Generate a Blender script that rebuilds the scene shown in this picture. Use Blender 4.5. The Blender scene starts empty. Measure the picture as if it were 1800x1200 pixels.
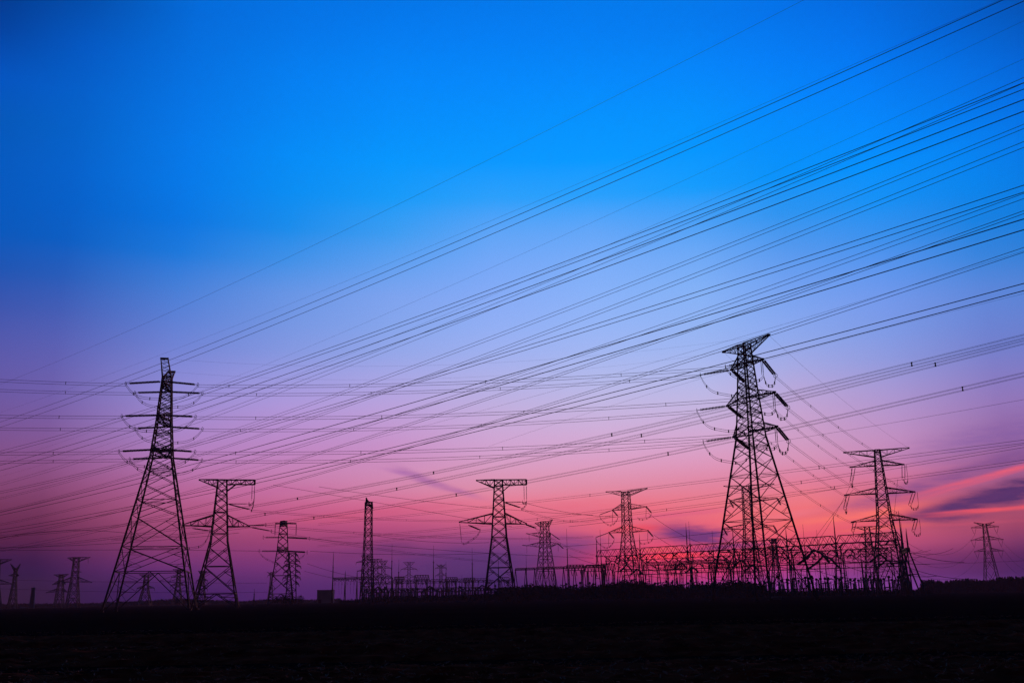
import bpy, math, random
from mathutils import Vector, Matrix

random.seed(7)
sc = bpy.context.scene
col = sc.collection
rad = math.radians

NOCLOUDS = False
# ------------------------------------------------------------------ camera
PITCH, ROLL, FPX, CAMZ = rad(14.2), rad(1.0), 1775.0, 1.65
CAM = Vector((0, 0, CAMZ))
FWD = Vector((0, math.cos(PITCH), math.sin(PITCH)))
_r0 = Vector((1, 0, 0)); _u0 = Vector((0, -math.sin(PITCH), math.cos(PITCH)))
RIGHT = _r0 * math.cos(ROLL) - _u0 * math.sin(ROLL)
UP = _u0 * math.cos(ROLL) + _r0 * math.sin(ROLL)
cam_data = bpy.data.cameras.new("camera")
cam_data.sensor_width = 36.0
cam_data.lens = FPX / 1800.0 * 36.0
cam_data.clip_start = 0.1
cam_data.clip_end = 20000
cam = bpy.data.objects.new("camera", cam_data)
col.objects.link(cam)
M3 = Matrix((RIGHT, UP, -FWD)).transposed()
cam.matrix_world = Matrix.Translation(CAM) @ M3.to_4x4()
sc.camera = cam

def project(P):
    v = Vector(P) - CAM
    w = v.dot(FWD)
    return 900 + FPX * v.dot(RIGHT) / w, 600 - FPX * v.dot(UP) / w

def ray(px, py):
    return (FWD + RIGHT * ((px - 900) / FPX) - UP * ((py - 600) / FPX))

def at(px, py, Y):
    d = ray(px, py)
    return CAM + d * (Y / d.y)

def on_plane(px, py, P0, dirxy):
    """where the line of sight meets the vertical plane through P0 along dirxy"""
    d = ray(px, py)
    n = Vector((-dirxy[1], dirxy[0], 0))
    return CAM + d * ((Vector(P0) - CAM).dot(n) / d.dot(n))

# ------------------------------------------------------------------ dusk sky (world)
world = bpy.data.worlds.new("World")
sc.world = world
world.use_nodes = True
nt = world.node_tree
for n in list(nt.nodes):
    nt.nodes.remove(n)
N = nt.nodes.new
L = nt.links.new

def lin(c):
    c = c / 255.0
    return c / 12.92 if c <= 0.04045 else ((c + 0.055) / 1.055) ** 2.4

# colours of the dusk sky read off by direction (rows: height in the sky, columns: bearing)
GX = [0, 300, 600, 900, 1200, 1450, 1620, 1800]
GY = [0, 100, 200, 300, 400, 500, 600, 700, 800, 850, 900, 950, 1000, 1042]
GC = {
 0: [(0,62,150),(0,78,180),(0,88,188),(0,90,192),(5,89,189),(47,86,178),(86,90,173),(110,89,162),(131,81,137),(130,70,116),(112,52,90),(87,37,75),(57,26,73),(46,22,66)],
 300: [(0,100,207),(0,107,217),(0,114,225),(0,118,228),(10,116,221),(67,124,214),(109,129,211),(150,137,209),(176,123,185),(179,104,157),(170,85,130),(144,65,112),(104,49,111),(70,35,95)],
 600: [(0,116,230),(0,126,240),(0,136,246),(0,146,248),(45,148,239),(105,155,235),(136,159,230),(176,158,221),(198,139,194),(204,128,172),(199,95,138),(156,68,119),(107,51,113),(84,43,106)],
 900: [(0,121,236),(0,131,246),(0,143,252),(22,154,254),(90,164,248),(129,171,247),(155,177,242),(189,177,226),(213,161,203),(221,145,175),(221,112,141),(154,72,126),(95,51,111),(74,39,100)],
 1200: [(0,121,236),(0,131,246),(0,145,252),(10,154,254),(84,162,247),(129,176,247),(156,181,242),(192,183,228),(218,159,197),(225,136,164),(232,112,131),(222,85,120),(193,59,120),(112,50,122)],
 1450: [(0,110,228),(0,122,242),(0,135,250),(0,145,250),(61,148,240),(110,157,239),(143,164,232),(185,161,212),(210,147,186),(223,124,152),(235,112,121),(224,87,116),(154,63,133),(110,52,132)],
 1620: [(0,100,212),(0,112,228),(0,127,242),(0,138,244),(46,138,233),(98,145,230),(128,146,220),(166,142,202),(190,128,176),(199,107,144),(198,92,115),(178,78,117),(111,51,111),(82,42,110)],
 1800: [(0,85,185),(0,100,212),(0,115,228),(0,125,230),(31,126,220),(85,132,216),(113,127,205),(145,118,185),(156,99,152),(169,92,134),(170,78,109),(130,58,103),(81,39,95),(60,31,88)],
}

def cubic(p0, p1, p2, p3, t):
    return p1 + 0.5 * t * (p2 - p0 + t * (2 * p0 - 5 * p1 + 4 * p2 - p3 + t * (3 * (p1 - p2) + p3 - p0)))

def interp(xs, vs, x):
    if x <= xs[0]: return vs[0]
    if x >= xs[-1]: return vs[-1]
    i = max(k for k in range(len(xs) - 1) if xs[k] <= x)
    t = (x - xs[i]) / (xs[i + 1] - xs[i])
    g = lambda k: vs[min(max(k, 0), len(vs) - 1)]
    return tuple(max(0.0, cubic(g(i - 1)[c], g(i)[c], g(i + 1)[c], g(i + 2)[c], t)) for c in range(3))

def sky_rgb(x, y):
    return interp(GX, [interp(GY, GC[gx], y) for gx in GX], x)

# what the haze in front of the sky takes away is added back here (per grid point, linear light)
#@@GAIN@@
GAIN = [[[0.3,0.688,0.728],[0.3,1.008,1.094],[0.3,0.938,0.944],[0.3,0.928,0.97],[0.3,0.932,0.971],[0.748,0.854,0.941],[0.932,0.895,0.962],[0.9,0.864,0.945],[0.945,0.895,0.948],[0.962,0.918,0.941],[0.903,0.8,0.853],[0.816,0.601,0.785],[0.3,0.3,0.774],[0.3,0.3,0.402]],[[0.3,1.045,1.053],[0.3,1.039,1.04],[0.3,1.031,1.035],[0.3,1.041,1.05],[0.3,1.01,1.037],[0.961,1.043,1.041],[1.007,1.042,1.046],[1.055,1.071,1.066],[1.083,1.104,1.1],[1.103,1.065,1.073],[1.151,1.121,1.104],[1.16,1.079,1.112],[1.222,1.002,1.316],[0.507,0.3,1.105]],[[0.3,0.973,0.991],[0.3,1.054,1.053],[0.3,1.036,1.029],[0.3,1.062,1.042],[0.671,1.041,1.027],[1.101,1.052,1.034],[1.0,1.049,1.041],[1.074,1.052,1.059],[1.07,1.023,1.047],[1.091,1.123,1.1],[1.152,1.014,1.065],[1.161,1.016,1.062],[1.271,0.964,1.245],[1.108,0.853,1.343]],[[0.3,0.997,1.007],[0.3,1.024,1.037],[0.3,1.029,1.026],[0.3,1.029,1.035],[1.083,1.041,1.029],[1.035,1.038,1.044],[1.032,1.052,1.054],[1.063,1.064,1.05],[1.084,1.099,1.093],[1.1,1.125,1.09],[1.218,1.148,1.084],[1.003,0.984,1.144],[0.604,0.917,1.245],[0.562,0.439,1.125]],[[0.3,0.983,0.991],[0.3,1.023,1.039],[0.3,1.032,1.025],[0.3,1.033,1.041],[1.031,1.036,1.031],[1.047,1.064,1.043],[1.034,1.06,1.052],[1.061,1.092,1.073],[1.091,1.102,1.107],[1.098,1.084,1.081],[1.157,1.106,1.069],[1.274,1.153,1.141],[1.966,1.056,1.252],[1.31,1.394,2.04]],[[0.3,0.998,1.017],[0.3,1.024,1.04],[0.3,1.012,1.03],[0.3,0.993,1.009],[0.838,0.982,0.992],[1.016,1.015,1.034],[1.032,1.058,1.054],[1.104,1.06,1.046],[1.098,1.122,1.089],[1.136,1.074,1.068],[1.217,1.226,1.072],[1.348,1.171,1.111],[1.342,1.132,1.419],[3.0,2.957,3.0]],[[0.3,0.942,0.967],[0.3,1.072,1.073],[0.3,1.095,1.067],[0.3,1.157,1.114],[0.846,1.096,1.089],[1.149,1.101,1.085],[0.985,1.065,1.072],[1.055,1.091,1.092],[1.107,1.123,1.132],[1.126,1.064,1.092],[1.129,1.076,1.03],[1.238,1.186,1.207],[1.096,0.785,1.203],[3.0,3.0,3.0]],[[0.3,0.868,0.889],[0.3,0.909,0.968],[0.3,0.903,0.968],[0.3,0.902,0.953],[0.3,0.909,0.946],[0.901,0.963,0.981],[0.945,0.958,1.003],[1.006,0.974,1.015],[0.986,0.983,1.026],[1.081,1.078,1.087],[1.184,1.08,1.02],[1.104,0.991,1.119],[0.629,0.3,1.023],[3.0,3.0,3.0]]]
#@@END@@
def sky_lin(x, y):
    c = [lin(v) for v in sky_rgb(x, y)]
    if GAIN:
        g = interp(GX, [interp(GY, [tuple(v) for v in GAIN[k]], y) for k in range(len(GX))], x)
        c = [max(0.0, a * b) for a, b in zip(c, g)]
    return c

tc = N('ShaderNodeTexCoord')
sep = N('ShaderNodeSeparateXYZ'); L(tc.outputs['Generated'], sep.inputs[0])

def mth(op, a, b=None, c=None, clamp=False):
    n = N('ShaderNodeMath'); n.operation = op; n.use_clamp = clamp
    for i, v in enumerate((a, b, c)):
        if v is None: continue
        if isinstance(v, (int, float)): n.inputs[i].default_value = v
        else: L(v, n.inputs[i])
    return n.outputs[0]

EL = mth('MULTIPLY', mth('ARCSINE', sep.outputs[2]), 180 / math.pi)
AZ = mth('MULTIPLY', mth('ARCTAN2', sep.outputs[0], sep.outputs[1]), 180 / math.pi)

def dirpix(az, el):
    a, e = rad(az), rad(el)
    d = Vector((math.sin(a) * math.cos(e), math.cos(a) * math.cos(e), math.sin(e)))
    return project(CAM + d * 1000)

AZS = [-30, -25, -19, -13, -7, -1, 5, 11, 16, 21, 26, 31]
ELS = [-1.0, 0.3, .9, 1.6, 2.4, 3.2, 4.1, 5.0, 6.0, 7.0, 8.0, 9.3, 10.6, 12, 13.5, 15, 16.7, 18.5, 20.3, 22.2, 24.2, 26.2, 28.5, 31, 33, 36, 44, 75]
EMAX = 80.0
ramp_in = mth('DIVIDE', mth('ADD', EL, 2.0), EMAX, clamp=True)
cur = None
for i, az in enumerate(AZS):
    r = N('ShaderNodeValToRGB')
    r.color_ramp.interpolation = 'LINEAR'
    els = r.color_ramp.elements
    for k, el in enumerate(ELS):
        x, y = dirpix(az, min(el, 33.5))
        c = sky_lin(min(max(x, 0), 1800), min(max(y, 0), 1050))
        if el > 33:
            f = {36: .9, 44: .5, 75: .08}[el]
            c = [v * f for v in c]
        pos = (el + 2.0) / EMAX
        if k == 0: e = els[0]; e.position = pos
        elif k == 1: e = els[1]; e.position = pos
        else: e = els.new(pos)
        e.color = (*c, 1)
    L(ramp_in, r.inputs[0])
    if cur is None:
        cur = r.outputs[0]
    else:
        m = N('ShaderNodeMix'); m.data_type = 'RGBA'
        mr = N('ShaderNodeMapRange'); mr.inputs[1].default_value = AZS[i - 1]; mr.inputs[2].default_value = az
        L(AZ, mr.inputs[0]); L(mr.outputs[0], m.inputs[0])
        L(cur, m.inputs[6]); L(r.outputs[0], m.inputs[7])
        cur = m.outputs[2]

# clouds low in the sky: patches (bearing, height, half widths, slope, colour, strength)
nz = N('ShaderNodeTexNoise'); nz.inputs['Scale'].default_value = 11.0; nz.inputs['Detail'].default_value = 7.0; nz.inputs['Roughness'].default_value = .6
mp = N('ShaderNodeMapping'); mp.inputs['Scale'].default_value = (1, 1, 5.0)
L(tc.outputs['Generated'], mp.inputs[0]); L(mp.outputs[0], nz.inputs['Vector'])
NZ = mth('SUBTRACT', nz.outputs[0], 0.5)
nf = N('ShaderNodeTexNoise'); nf.inputs['Scale'].default_value = 34.0; nf.inputs['Detail'].default_value = 8.0; nf.inputs['Roughness'].default_value = .65
mf = N('ShaderNodeMapping'); mf.inputs['Scale'].default_value = (1, 1, 7.0); mf.inputs['Rotation'].default_value = (0, rad(-9), 0)
L(tc.outputs['Generated'], mf.inputs[0]); L(mf.outputs[0], nf.inputs['Vector'])
FN = mth('ADD', mth('MULTIPLY', mth('SUBTRACT', nf.outputs[0], 0.5), 2.2), 1.0)

def pix_azel(x, y):
    d = ray(x, y).normalized()
    return math.degrees(math.atan2(d.x, d.y)), math.degrees(math.asin(d.z))

def cloud(x, y, hw, hh, slope, rgb, strength, warp=1.2, soft=1.0):
    if NOCLOUDS: return
    """hw, hh in degrees; slope = rise per degree of bearing"""
    global cur
    a0, e0 = pix_azel(x, y)
    da = mth('SUBTRACT', AZ, a0)
    de = mth('SUBTRACT', mth('SUBTRACT', EL, e0), mth('MULTIPLY', da, slope))
    de = mth('ADD', de, mth('MULTIPLY', NZ, warp * hh * 2))
    u = mth('DIVIDE', mth('ADD', da, mth('MULTIPLY', NZ, warp * hw)), hw)
    v = mth('DIVIDE', de, hh)
    r2 = mth('ADD', mth('MULTIPLY', u, u), mth('MULTIPLY', v, v))
    f = mth('MULTIPLY', mth('EXPONENT', mth('MULTIPLY', mth('POWER', r2, 1.35), -1.0 * soft)), strength, clamp=True)
    f = mth('MULTIPLY', f, FN, clamp=True)
    m = N('ShaderNodeMix'); m.data_type = 'RGBA'
    L(f, m.inputs[0]); L(cur, m.inputs[6]); m.inputs[7].default_value = (*[lin(v) for v in rgb], 1)
    cur = m.outputs[2]

# red glow over the sunken sun, then the cloud banks
cloud(1170, 985, 3.6, 0.9, 0.0, (266, 68, 114), .85, .5)
cloud(1090, 925, 3.0, 1.3, 0.0, (252, 108, 128), .55, .8)
cloud(1290, 985, 6.0, 0.7, 0.03, (245, 66, 118), .6, .5)
cloud(1440, 925, 5.5, 0.9, 0.10, (255, 106, 118), .75, .8)
cloud(1490, 905, 3.6, .32, 0.12, (278, 128, 112), .9, 1.2)
cloud(1425, 945, 3.6, .25, 0.08, (240, 84, 120), .7, 1.6)
cloud(1530, 930, 3.0, .14, 0.05, (255, 110, 110), .8, 1.4)
cloud(1380, 905, 2.6, .16, 0.10, (255, 128, 140), .6, 1.6)
cloud(960, 900, 4.0, 0.7, 0.05, (240, 110, 135), .45, .8)
cloud(1120, 930, 1.6, .22, .02, (255, 84, 100), .8, .8)
cloud(1770, 868, 4.6, .72, 0.24, (84, 50, 108), .95, .9)
cloud(1700, 885, 3.2, .25, 0.20, (96, 54, 112), .8, 1.1)
cloud(1700, 832, 7.0, .5, 0.24, (120, 76, 144), .55, .6)
cloud(1770, 826, 4.4, .13, 0.22, (236, 98, 126), .85, 1.0)
cloud(1720, 846, 3.6, .10, 0.24, (226, 96, 128), .6, 1.2)
cloud(1780, 893, 3.4, .11, 0.05, (250, 92, 106), .9, 1.1)
cloud(1690, 898, 1.6, .07, 0.03, (240, 88, 110), .8, 1.3)
cloud(1780, 760, 5.0, .9, .15, (128, 92, 168), .45, .8)
cloud(1228, 938, 2.2, .55, -.08, (124, 60, 128), 1.0, 1.1)
cloud(1160, 966, 1.6, .12, .03, (255, 96, 100), .8, 1.4)
cloud(1285, 960, 2.2, .16, .05, (150, 60, 125), .8, 1.4)
cloud(735, 838, 1.4, .26, -.40, (168, 104, 170), .55, .6)
cloud(790, 858, 1.8, .2, -.30, (176, 104, 168), .55, .9)
cloud(700, 829, .9, .14, -.2, (176, 110, 180), .5, .9)
cloud(690, 965, 1.2, .45, .0, (104, 50, 112), .6, .7)
cloud(590, 975, 3.0, .3, .05, (120, 50, 115), .45, .9)
cloud(850, 985, 5.0, .7, .06, (92, 50, 120), .75, .7)
cloud(980, 958, 2.6, .5, .04, (136, 66, 134), .7, .7)
cloud(640, 903, 5.0, .3, .10, (218, 92, 128), .5, .9)
cloud(1190, 976, 2.6, .16, .02, (300, 78, 96), .9, 1.3)
cloud(1260, 992, 2.4, .12, .02, (250, 62, 104), .8, 1.4)
cloud(1340, 915, 2.4, .12, .08, (255, 120, 130), .5, 1.6)
cloud(1180, 905, 3.0, .16, .06, (228, 96, 138), .5, 1.5)
cloud(1460, 958, 3.4, .16, .05, (214, 70, 122), .6, 1.5)
cloud(1700, 920, 3.0, .08, .02, (206, 86, 116), .6, 1.5)
cloud(470, 860, 4.0, .3, .05, (205, 108, 165), .4, 1.2)

# the sky behind the camera is already night
ab = mth('ABSOLUTE', AZ)
mr = N('ShaderNodeMapRange'); mr.inputs[1].default_value = 34; mr.inputs[2].default_value = 75
mr.inputs[3].default_value = 0; mr.inputs[4].default_value = 1; mr.interpolation_type = 'SMOOTHSTEP'
L(ab, mr.inputs[0])
m = N('ShaderNodeMix'); m.data_type = 'RGBA'
L(mr.outputs[0], m.inputs[0]); L(cur, m.inputs[6]); m.inputs[7].default_value = (0.004, 0.006, 0.02, 1)
cur = m.outputs[2]
bgd = N('ShaderNodeBackground'); bgd.inputs[1].default_value = 1.0
L(cur, bgd.inputs[0])
# a physical sky with the sun below the horizon adds the last trace of twilight
sky = N('ShaderNodeTexSky'); sky.sky_type = 'NISHITA'; sky.sun_disc = False
sky.sun_elevation = rad(-4.0); sky.sun_rotation = rad(9.0)
bg2 = N('ShaderNodeBackground'); bg2.inputs[1].default_value = 0.004
L(sky.outputs[0], bg2.inputs[0])
add = N('ShaderNodeAddShader'); L(bgd.outputs[0], add.inputs[0]); L(bg2.outputs[0], add.inputs[1])
out = N('ShaderNodeOutputWorld'); L(add.outputs[0], out.inputs[0])

sc.view_settings.view_transform = 'Standard'
sc.view_settings.look = 'None'
sc.view_settings.gamma = 1
sc.view_settings.exposure = 0
sc.view_settings.use_curve_mapping = False
sc.cycles.use_denoising = True
sc.cycles.denoiser = 'OPENIMAGEDENOISE'
sc.cycles.denoising_input_passes = 'RGB_ALBEDO_NORMAL'
sc.cycles.denoising_prefilter = 'NONE'
sc.cycles.max_bounces = 3
sc.cycles.diffuse_bounces = 1
sc.cycles.glossy_bounces = 1
sc.cycles.volume_bounces = 0

# weak last light from the sunken sun
sl = bpy.data.lights.new('sun', 'SUN'); sl.energy = .55; sl.angle = rad(6); sl.color = (1, .38, .36)
so = bpy.data.objects.new('sun', sl); col.objects.link(so)
so.rotation_euler = Vector((-math.sin(rad(9)), -math.cos(rad(9)), -.07)).to_track_quat('-Z', 'Y').to_euler()

# ------------------------------------------------------------------ materials
def mat(name, rgb, rough=.8, spec=.2, noise=0.0, nscale=3.0, metal=0.0, bump=0.0):
    m = bpy.data.materials.new(name); m.use_nodes = True
    t = m.node_tree; b = t.nodes['Principled BSDF']
    b.inputs['Roughness'].default_value = rough
    b.inputs['Specular IOR Level'].default_value = spec
    b.inputs['Metallic'].default_value = metal
    b.inputs['Base Color'].default_value = (*rgb, 1)
    if noise or bump:
        n = t.nodes.new('ShaderNodeTexNoise'); n.inputs['Scale'].default_value = nscale; n.inputs['Detail'].default_value = 6
        c = t.nodes.new('ShaderNodeTexCoord'); t.links.new(c.outputs['Object'], n.inputs['Vector'])
        if noise:
            r = t.nodes.new('ShaderNodeValToRGB')
            r.color_ramp.elements[0].position = .3; r.color_ramp.elements[1].position = .72
            r.color_ramp.elements[0].color = (*[v * (1 - noise) for v in rgb], 1)
            r.color_ramp.elements[1].color = (*[v * (1 + noise) for v in rgb], 1)
            t.links.new(n.outputs[0], r.inputs[0]); t.links.new(r.outputs[0], b.inputs['Base Color'])
        if bump:
            bp = t.nodes.new('ShaderNodeBump'); bp.inputs['Strength'].default_value = bump
            t.links.new(n.outputs[0], bp.inputs['Height']); t.links.new(bp.outputs[0], b.inputs['Normal'])
    return m

STEEL = mat('weathered_steel', (.05, .05, .055), .75, .15, .4, .5)
GLASS = mat('insulator_porcelain', (.035, .022, .02), .55, .2, .2, 4)
CABLE = mat('aluminium_cable', (.045, .045, .05), .7, .15)
CABLE_BLUE = mat('thin_steel_cable', (.06, .06, .07), .7, .15)
WOODS = mat('conifer_foliage', (.022, .032, .018), .95, .05, .5, .4)
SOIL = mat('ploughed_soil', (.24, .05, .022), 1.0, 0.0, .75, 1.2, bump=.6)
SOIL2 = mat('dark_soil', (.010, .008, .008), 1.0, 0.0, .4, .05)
STRAW = mat('dry_straw', (.34, .22, .13), .9, .1, .4, 9)
CONCRETE = mat('grey_concrete', (.22, .22, .23), .9, .1, .3, .1)
WHITE = mat('pale_painted_sheet', (.42, .40, .42), .7, .2, .1, 1)

# ------------------------------------------------------------------ mesh helpers
class MB:
    def __init__(s): s.v = []; s.f = []
    def bar(s, p, q, w, w2=None):
        p, q = Vector(p), Vector(q); d = q - p
        if d.length < 1e-6: return
        d.normalize()
        a = Vector((0, 0, 1)) if abs(d.z) < .9 else Vector((1, 0, 0))
        x = d.cross(a).normalized(); y = d.cross(x)
        w2 = w if w2 is None else w2
        b = len(s.v)
        for P, ww in ((p, w), (q, w2)):
            h = ww / 2
            for i, j in ((-1, -1), (1, -1), (1, 1), (-1, 1)): s.v.append(P + x * i * h + y * j * h)
        for k in range(4): s.f.append((b + k, b + (k + 1) % 4, b + 4 + (k + 1) % 4, b + 4 + k))
        s.f.append((b + 3, b + 2, b + 1, b)); s.f.append((b + 4, b + 5, b + 6, b + 7))
    def tube(s, pts, r, n=5):
        pts = [Vector(p) for p in pts]; b = len(s.v)
        rs = r if isinstance(r, (list, tuple)) else [r] * len(pts)
        for i, P in enumerate(pts):
            d = (pts[min(i + 1, len(pts) - 1)] - pts[max(i - 1, 0)]).normalized()
            a = Vector((0, 0, 1)) if abs(d.z) < .95 else Vector((1, 0, 0))
            x = d.cross(a).normalized(); y = d.cross(x)
            for k in range(n):
                t = 2 * math.pi * k / n; s.v.append(P + (x * math.cos(t) + y * math.sin(t)) * rs[i])
        for i in range(len(pts) - 1):
            for k in range(n):
                s.f.append((b + i * n + k, b + i * n + (k + 1) % n, b + (i + 1) * n + (k + 1) % n, b + (i + 1) * n + k))
        s.f.append(tuple(b + k for k in reversed(range(n)))); s.f.append(tuple(b + (len(pts) - 1) * n + k for k in range(n)))
    def box(s, c, sx, sy, sz):
        c = Vector(c); b = len(s.v)
        for z in (-1, 1):
            for x, y in ((-1, -1), (1, -1), (1, 1), (-1, 1)): s.v.append(c + Vector((x * sx / 2, y * sy / 2, z * sz / 2)))
        s.f += [(b + 3, b + 2, b + 1, b), (b + 4, b + 5, b + 6, b + 7)] + [(b + k, b + (k + 1) % 4, b + 4 + (k + 1) % 4, b + 4 + k) for k in range(4)]
    def build(s, name, material, parent=None, origin=None):
        o0 = Vector(origin) if origin is not None else Vector((0, 0, 0))
        me = bpy.data.meshes.new(name)
        me.from_pydata([tuple(v - o0) for v in s.v], [], s.f); me.update()
        me.materials.append(material)
        o = bpy.data.objects.new(name, me); col.objects.link(o)
        if parent is not None: o.parent = parent
        else: o.location = o0
        return o

def tag(o, label, cat, group=None, kind=None):
    if label: o['label'] = label
    if cat: o['category'] = cat
    if group: o['group'] = group
    if kind: o['kind'] = kind
    return o

def empty(name, loc, rz=0.0):
    o = bpy.data.objects.new(name, None); col.objects.link(o)
    o.location = loc; o.rotation_euler = (0, 0, rz); o.empty_display_size = .5
    return o

def copy_tree(o, parent=None):
    c = o.copy(); col.objects.link(c)
    if parent is not None: c.parent = parent
    for ch in o.children: copy_tree(ch, c)
    return c

def solve_z(X, Y, py):
    lo, hi = -5.0, 400.0
    for _ in range(50):
        m = (lo + hi) / 2
        if project((X, Y, m))[1] > py: lo = m
        else: hi = m
    return (lo + hi) / 2

# ------------------------------------------------------------------ lattice tower kit
def lerp(a, b, t): return a + (b - a) * t

def half_at(profile, z):
    for (z0, h0), (z1, h1) in zip(profile, profile[1:]):
        if z <= z1: return lerp(h0, h1, (z - z0) / (z1 - z0))
    return profile[-1][1]

class Tower:
    """axis-aligned local frame: x along the cross-arms, y along the line"""
    def __init__(s, name, px, D, rz_deg, lw, bw, mat_=None):
        s.D = D; s.rz = rad(rz_deg); s.mat = mat_ or STEEL
        X = at(px, 1050, D).x
        for _ in range(3):
            z0 = project((X, D, 0))
            X += (px - z0[0]) * D / FPX
        s.X, s.Y = X, D
        s.root = empty(name, (X, D, 0), s.rz)
        s.lw, s.bw = lw, bw
    def z(s, py): return solve_z(s.X, s.Y, py)
    def m(s, pxs): return pxs * s.D / FPX
    def w(s, P):
        c, n = math.cos(s.rz), math.sin(s.rz)
        return Vector((s.X + P[0] * c - P[1] * n, s.Y + P[0] * n + P[1] * c, P[2]))
    def loc(s, P):
        c, n = math.cos(-s.rz), math.sin(-s.rz); x, y = P[0] - s.X, P[1] - s.Y
        return Vector((x * c - y * n, x * n + y * c, P[2]))
    def body(s, profile, levels, redundant=4.0, top_cap=True):
        s.profile = profile
        lw, bw = s.lw, s.bw
        zs = sorted(set([p[0] for p in profile] + list(levels)))
        for i, j in ((-1, -1), (1, -1), (1, 1), (-1, 1)):
            mb = MB()
            for z0, z1 in zip(zs, zs[1:]):
                a, b = half_at(profile, z0), half_at(profile, z1)
                t = 1.0 if z0 < profile[1][0] else .8
                mb.bar((i * a, j * a, z0), (i * b, j * b, z1), lw * t)
            h0 = profile[0][1]
            mb.box((i * h0, j * h0, .15), lw * 2.4, lw * 2.4, .5)
            mb.build('leg', s.mat, s.root)
        br = MB()
        for n_, (z0, z1) in enumerate(zip(levels, levels[1:])):
            a, b = half_at(profile, z0), half_at(profile, z1)
            c4a = [(-a, -a), (a, -a), (a, a), (-a, a)]; c4b = [(-b, -b), (b, -b), (b, b), (-b, b)]
            tall = (z1 - z0) > redundant
            for k in range(4):
                A0, A1 = Vector((*c4a[k], z0)), Vector((*c4a[(k + 1) % 4], z0))
                B0, B1 = Vector((*c4b[k], z1)), Vector((*c4b[(k + 1) % 4], z1))
                if n_ == 0 and tall:
                    # open foot panel: K bracing up to the middle of the first ring
                    mid = (B0 + B1) / 2
                    br.bar(A0, mid, bw * 1.2); br.bar(A1, mid, bw * 1.2)
                    for f in (.25, .5, .75):
                        p0, p1 = A0.lerp(B0, f), A0.lerp(mid, f)
                        q0, q1 = A1.lerp(B1, f), A1.lerp(mid, f)
                        br.bar(p0, p1, bw * .6); br.bar(q0, q1, bw * .6)
                        br.bar(p1, A0.lerp(B0, f + .25), bw * .5); br.bar(q1, A1.lerp(B1, f + .25), bw * .5)
                    br.bar(B0, B1, bw * 1.2)
                    continue
                br.bar(A0, B1, bw); br.bar(A1, B0, bw)
                if tall:
                    wa, wb = (A1 - A0).length, (B1 - B0).length
                    t = wa / (wa + wb)
                    X_ = A0.lerp(B1, t)
                    for P, Q in ((A0, B0), (A1, B1)):
                        for f0, (E, F) in ((0.5 * t, (P, X_)), (t + (1 - t) * .5, (X_, Q))):
                            dm = (E + F) / 2
                            lp = P.lerp(Q, f0)
                            br.bar(lp, dm, bw * .5)
                            br.bar(P.lerp(Q, t), dm, bw * .5)
                if n_ % 2 == 1 or z1 == levels[-1]:
                    br.bar(B0, B1, bw * .9)
            if z1 in (levels[-1],) or n_ % 4 == 1:
                br.bar((-b, -b, z1), (b, b, z1), bw * .6); br.bar((b, -b, z1), (-b, b, z1), bw * .6)
        br.build('lattice_bracing', s.mat, s.root)
    def arm(s, name, side, Lx, zb, zt, ztip, n=4, tipw=.35, yaxis=False, lw=None):
        """tapered lattice cross-arm; Lx = tip distance from the axis"""
        lw = lw or s.lw * .75; bw = s.bw * .8
        hb, ht = half_at(s.profile, zb), half_at(s.profile, zt)
        mb = MB(); ch = []
        for j in (-1, 1):
            B = Vector((side * hb, j * hb, zb)); T = Vector((side * ht, j * ht, zt))
            tipb = Vector((side * Lx, j * tipw / 2, ztip - .12)); tipt = Vector((side * Lx, j * tipw / 2, ztip + .12))
            mb.bar(B, tipb, lw, lw * .7); mb.bar(T, tipt, lw, lw * .7)
            ch.append((B, T, tipb, tipt))
            for k in range(n):
                f0, f1 = k / n, (k + 1) / n
                b0, b1, t0, t1 = B.lerp(tipb, f0), B.lerp(tipb, f1), T.lerp(tipt, f0), T.lerp(tipt, f1)
                if k < n - 1: mb.bar(b1, t1, bw * .7)
                if k < n - 1: (mb.bar(b0, t1, bw * .8) if k % 2 else mb.bar(t0, b1, bw * .8))
        (B0, T0, b0_, t0_), (B1, T1, b1_, t1_) = ch
        for k in range(n):
            f0, f1 = k / n, (k + 1) / n
            mb.bar(B0.lerp(b0_, f0), B1.lerp(b1_, f1), bw * .7)
            mb.bar(T0.lerp(t0_, f1), T1.lerp(t1_, f0), bw * .6)
            mb.bar(B0.lerp(b0_, f1), B1.lerp(b1_, f1), bw * .6)
        mb.box((side * Lx, 0, ztip), .5, tipw + .3, .45)
        mb.build(name, s.mat, s.root)
        return s.w((side * Lx, 0, ztip))
    def tip_from_px(s, side, px, py):
        """length and height of a cross-arm tip lying along local x seen at px, py"""
        d = (math.cos(s.rz), math.sin(s.rz))
        P = on_plane(px, py, (s.X, s.Y, 0), d)
        l = s.loc(P)
        return abs(l.x), l.z

def insulator(T, A, B, r=.17, double=True, disc=.32, name='insulator_string'):
    """string of discs from A (tower side) to B (wire side), world points"""
    A, B = T.loc(A), T.loc(B); d = B - A; Ln = d.length; dn = d.normalized()
    side = dn.cross(Vector((0, 0, 1)))
    side = side.normalized() if side.length > .1 else Vector((1, 0, 0))
    mb = MB()
    offs = (-.25, .25) if double else (0,)
    for o in offs:
        o0 = side * o
        a, b = A.lerp(B, .10) + o0, A.lerp(B, .9) + o0
        n = max(6, int((b - a).length / disc))
        pts = []; rs = []
        for k in range(n):
            for f, rr in ((0, .05), (.3, r), (.55, r), (.75, .06)):
                pts.append(a.lerp(b, (k + f) / n)); rs.append(rr)
        mb.tube(pts, rs, 6)
        mb.bar(A, a, .08); mb.bar(b, B, .08)
    o = mb.build(name, GLASS, T.root)
    T.last = o
    return o

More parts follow.
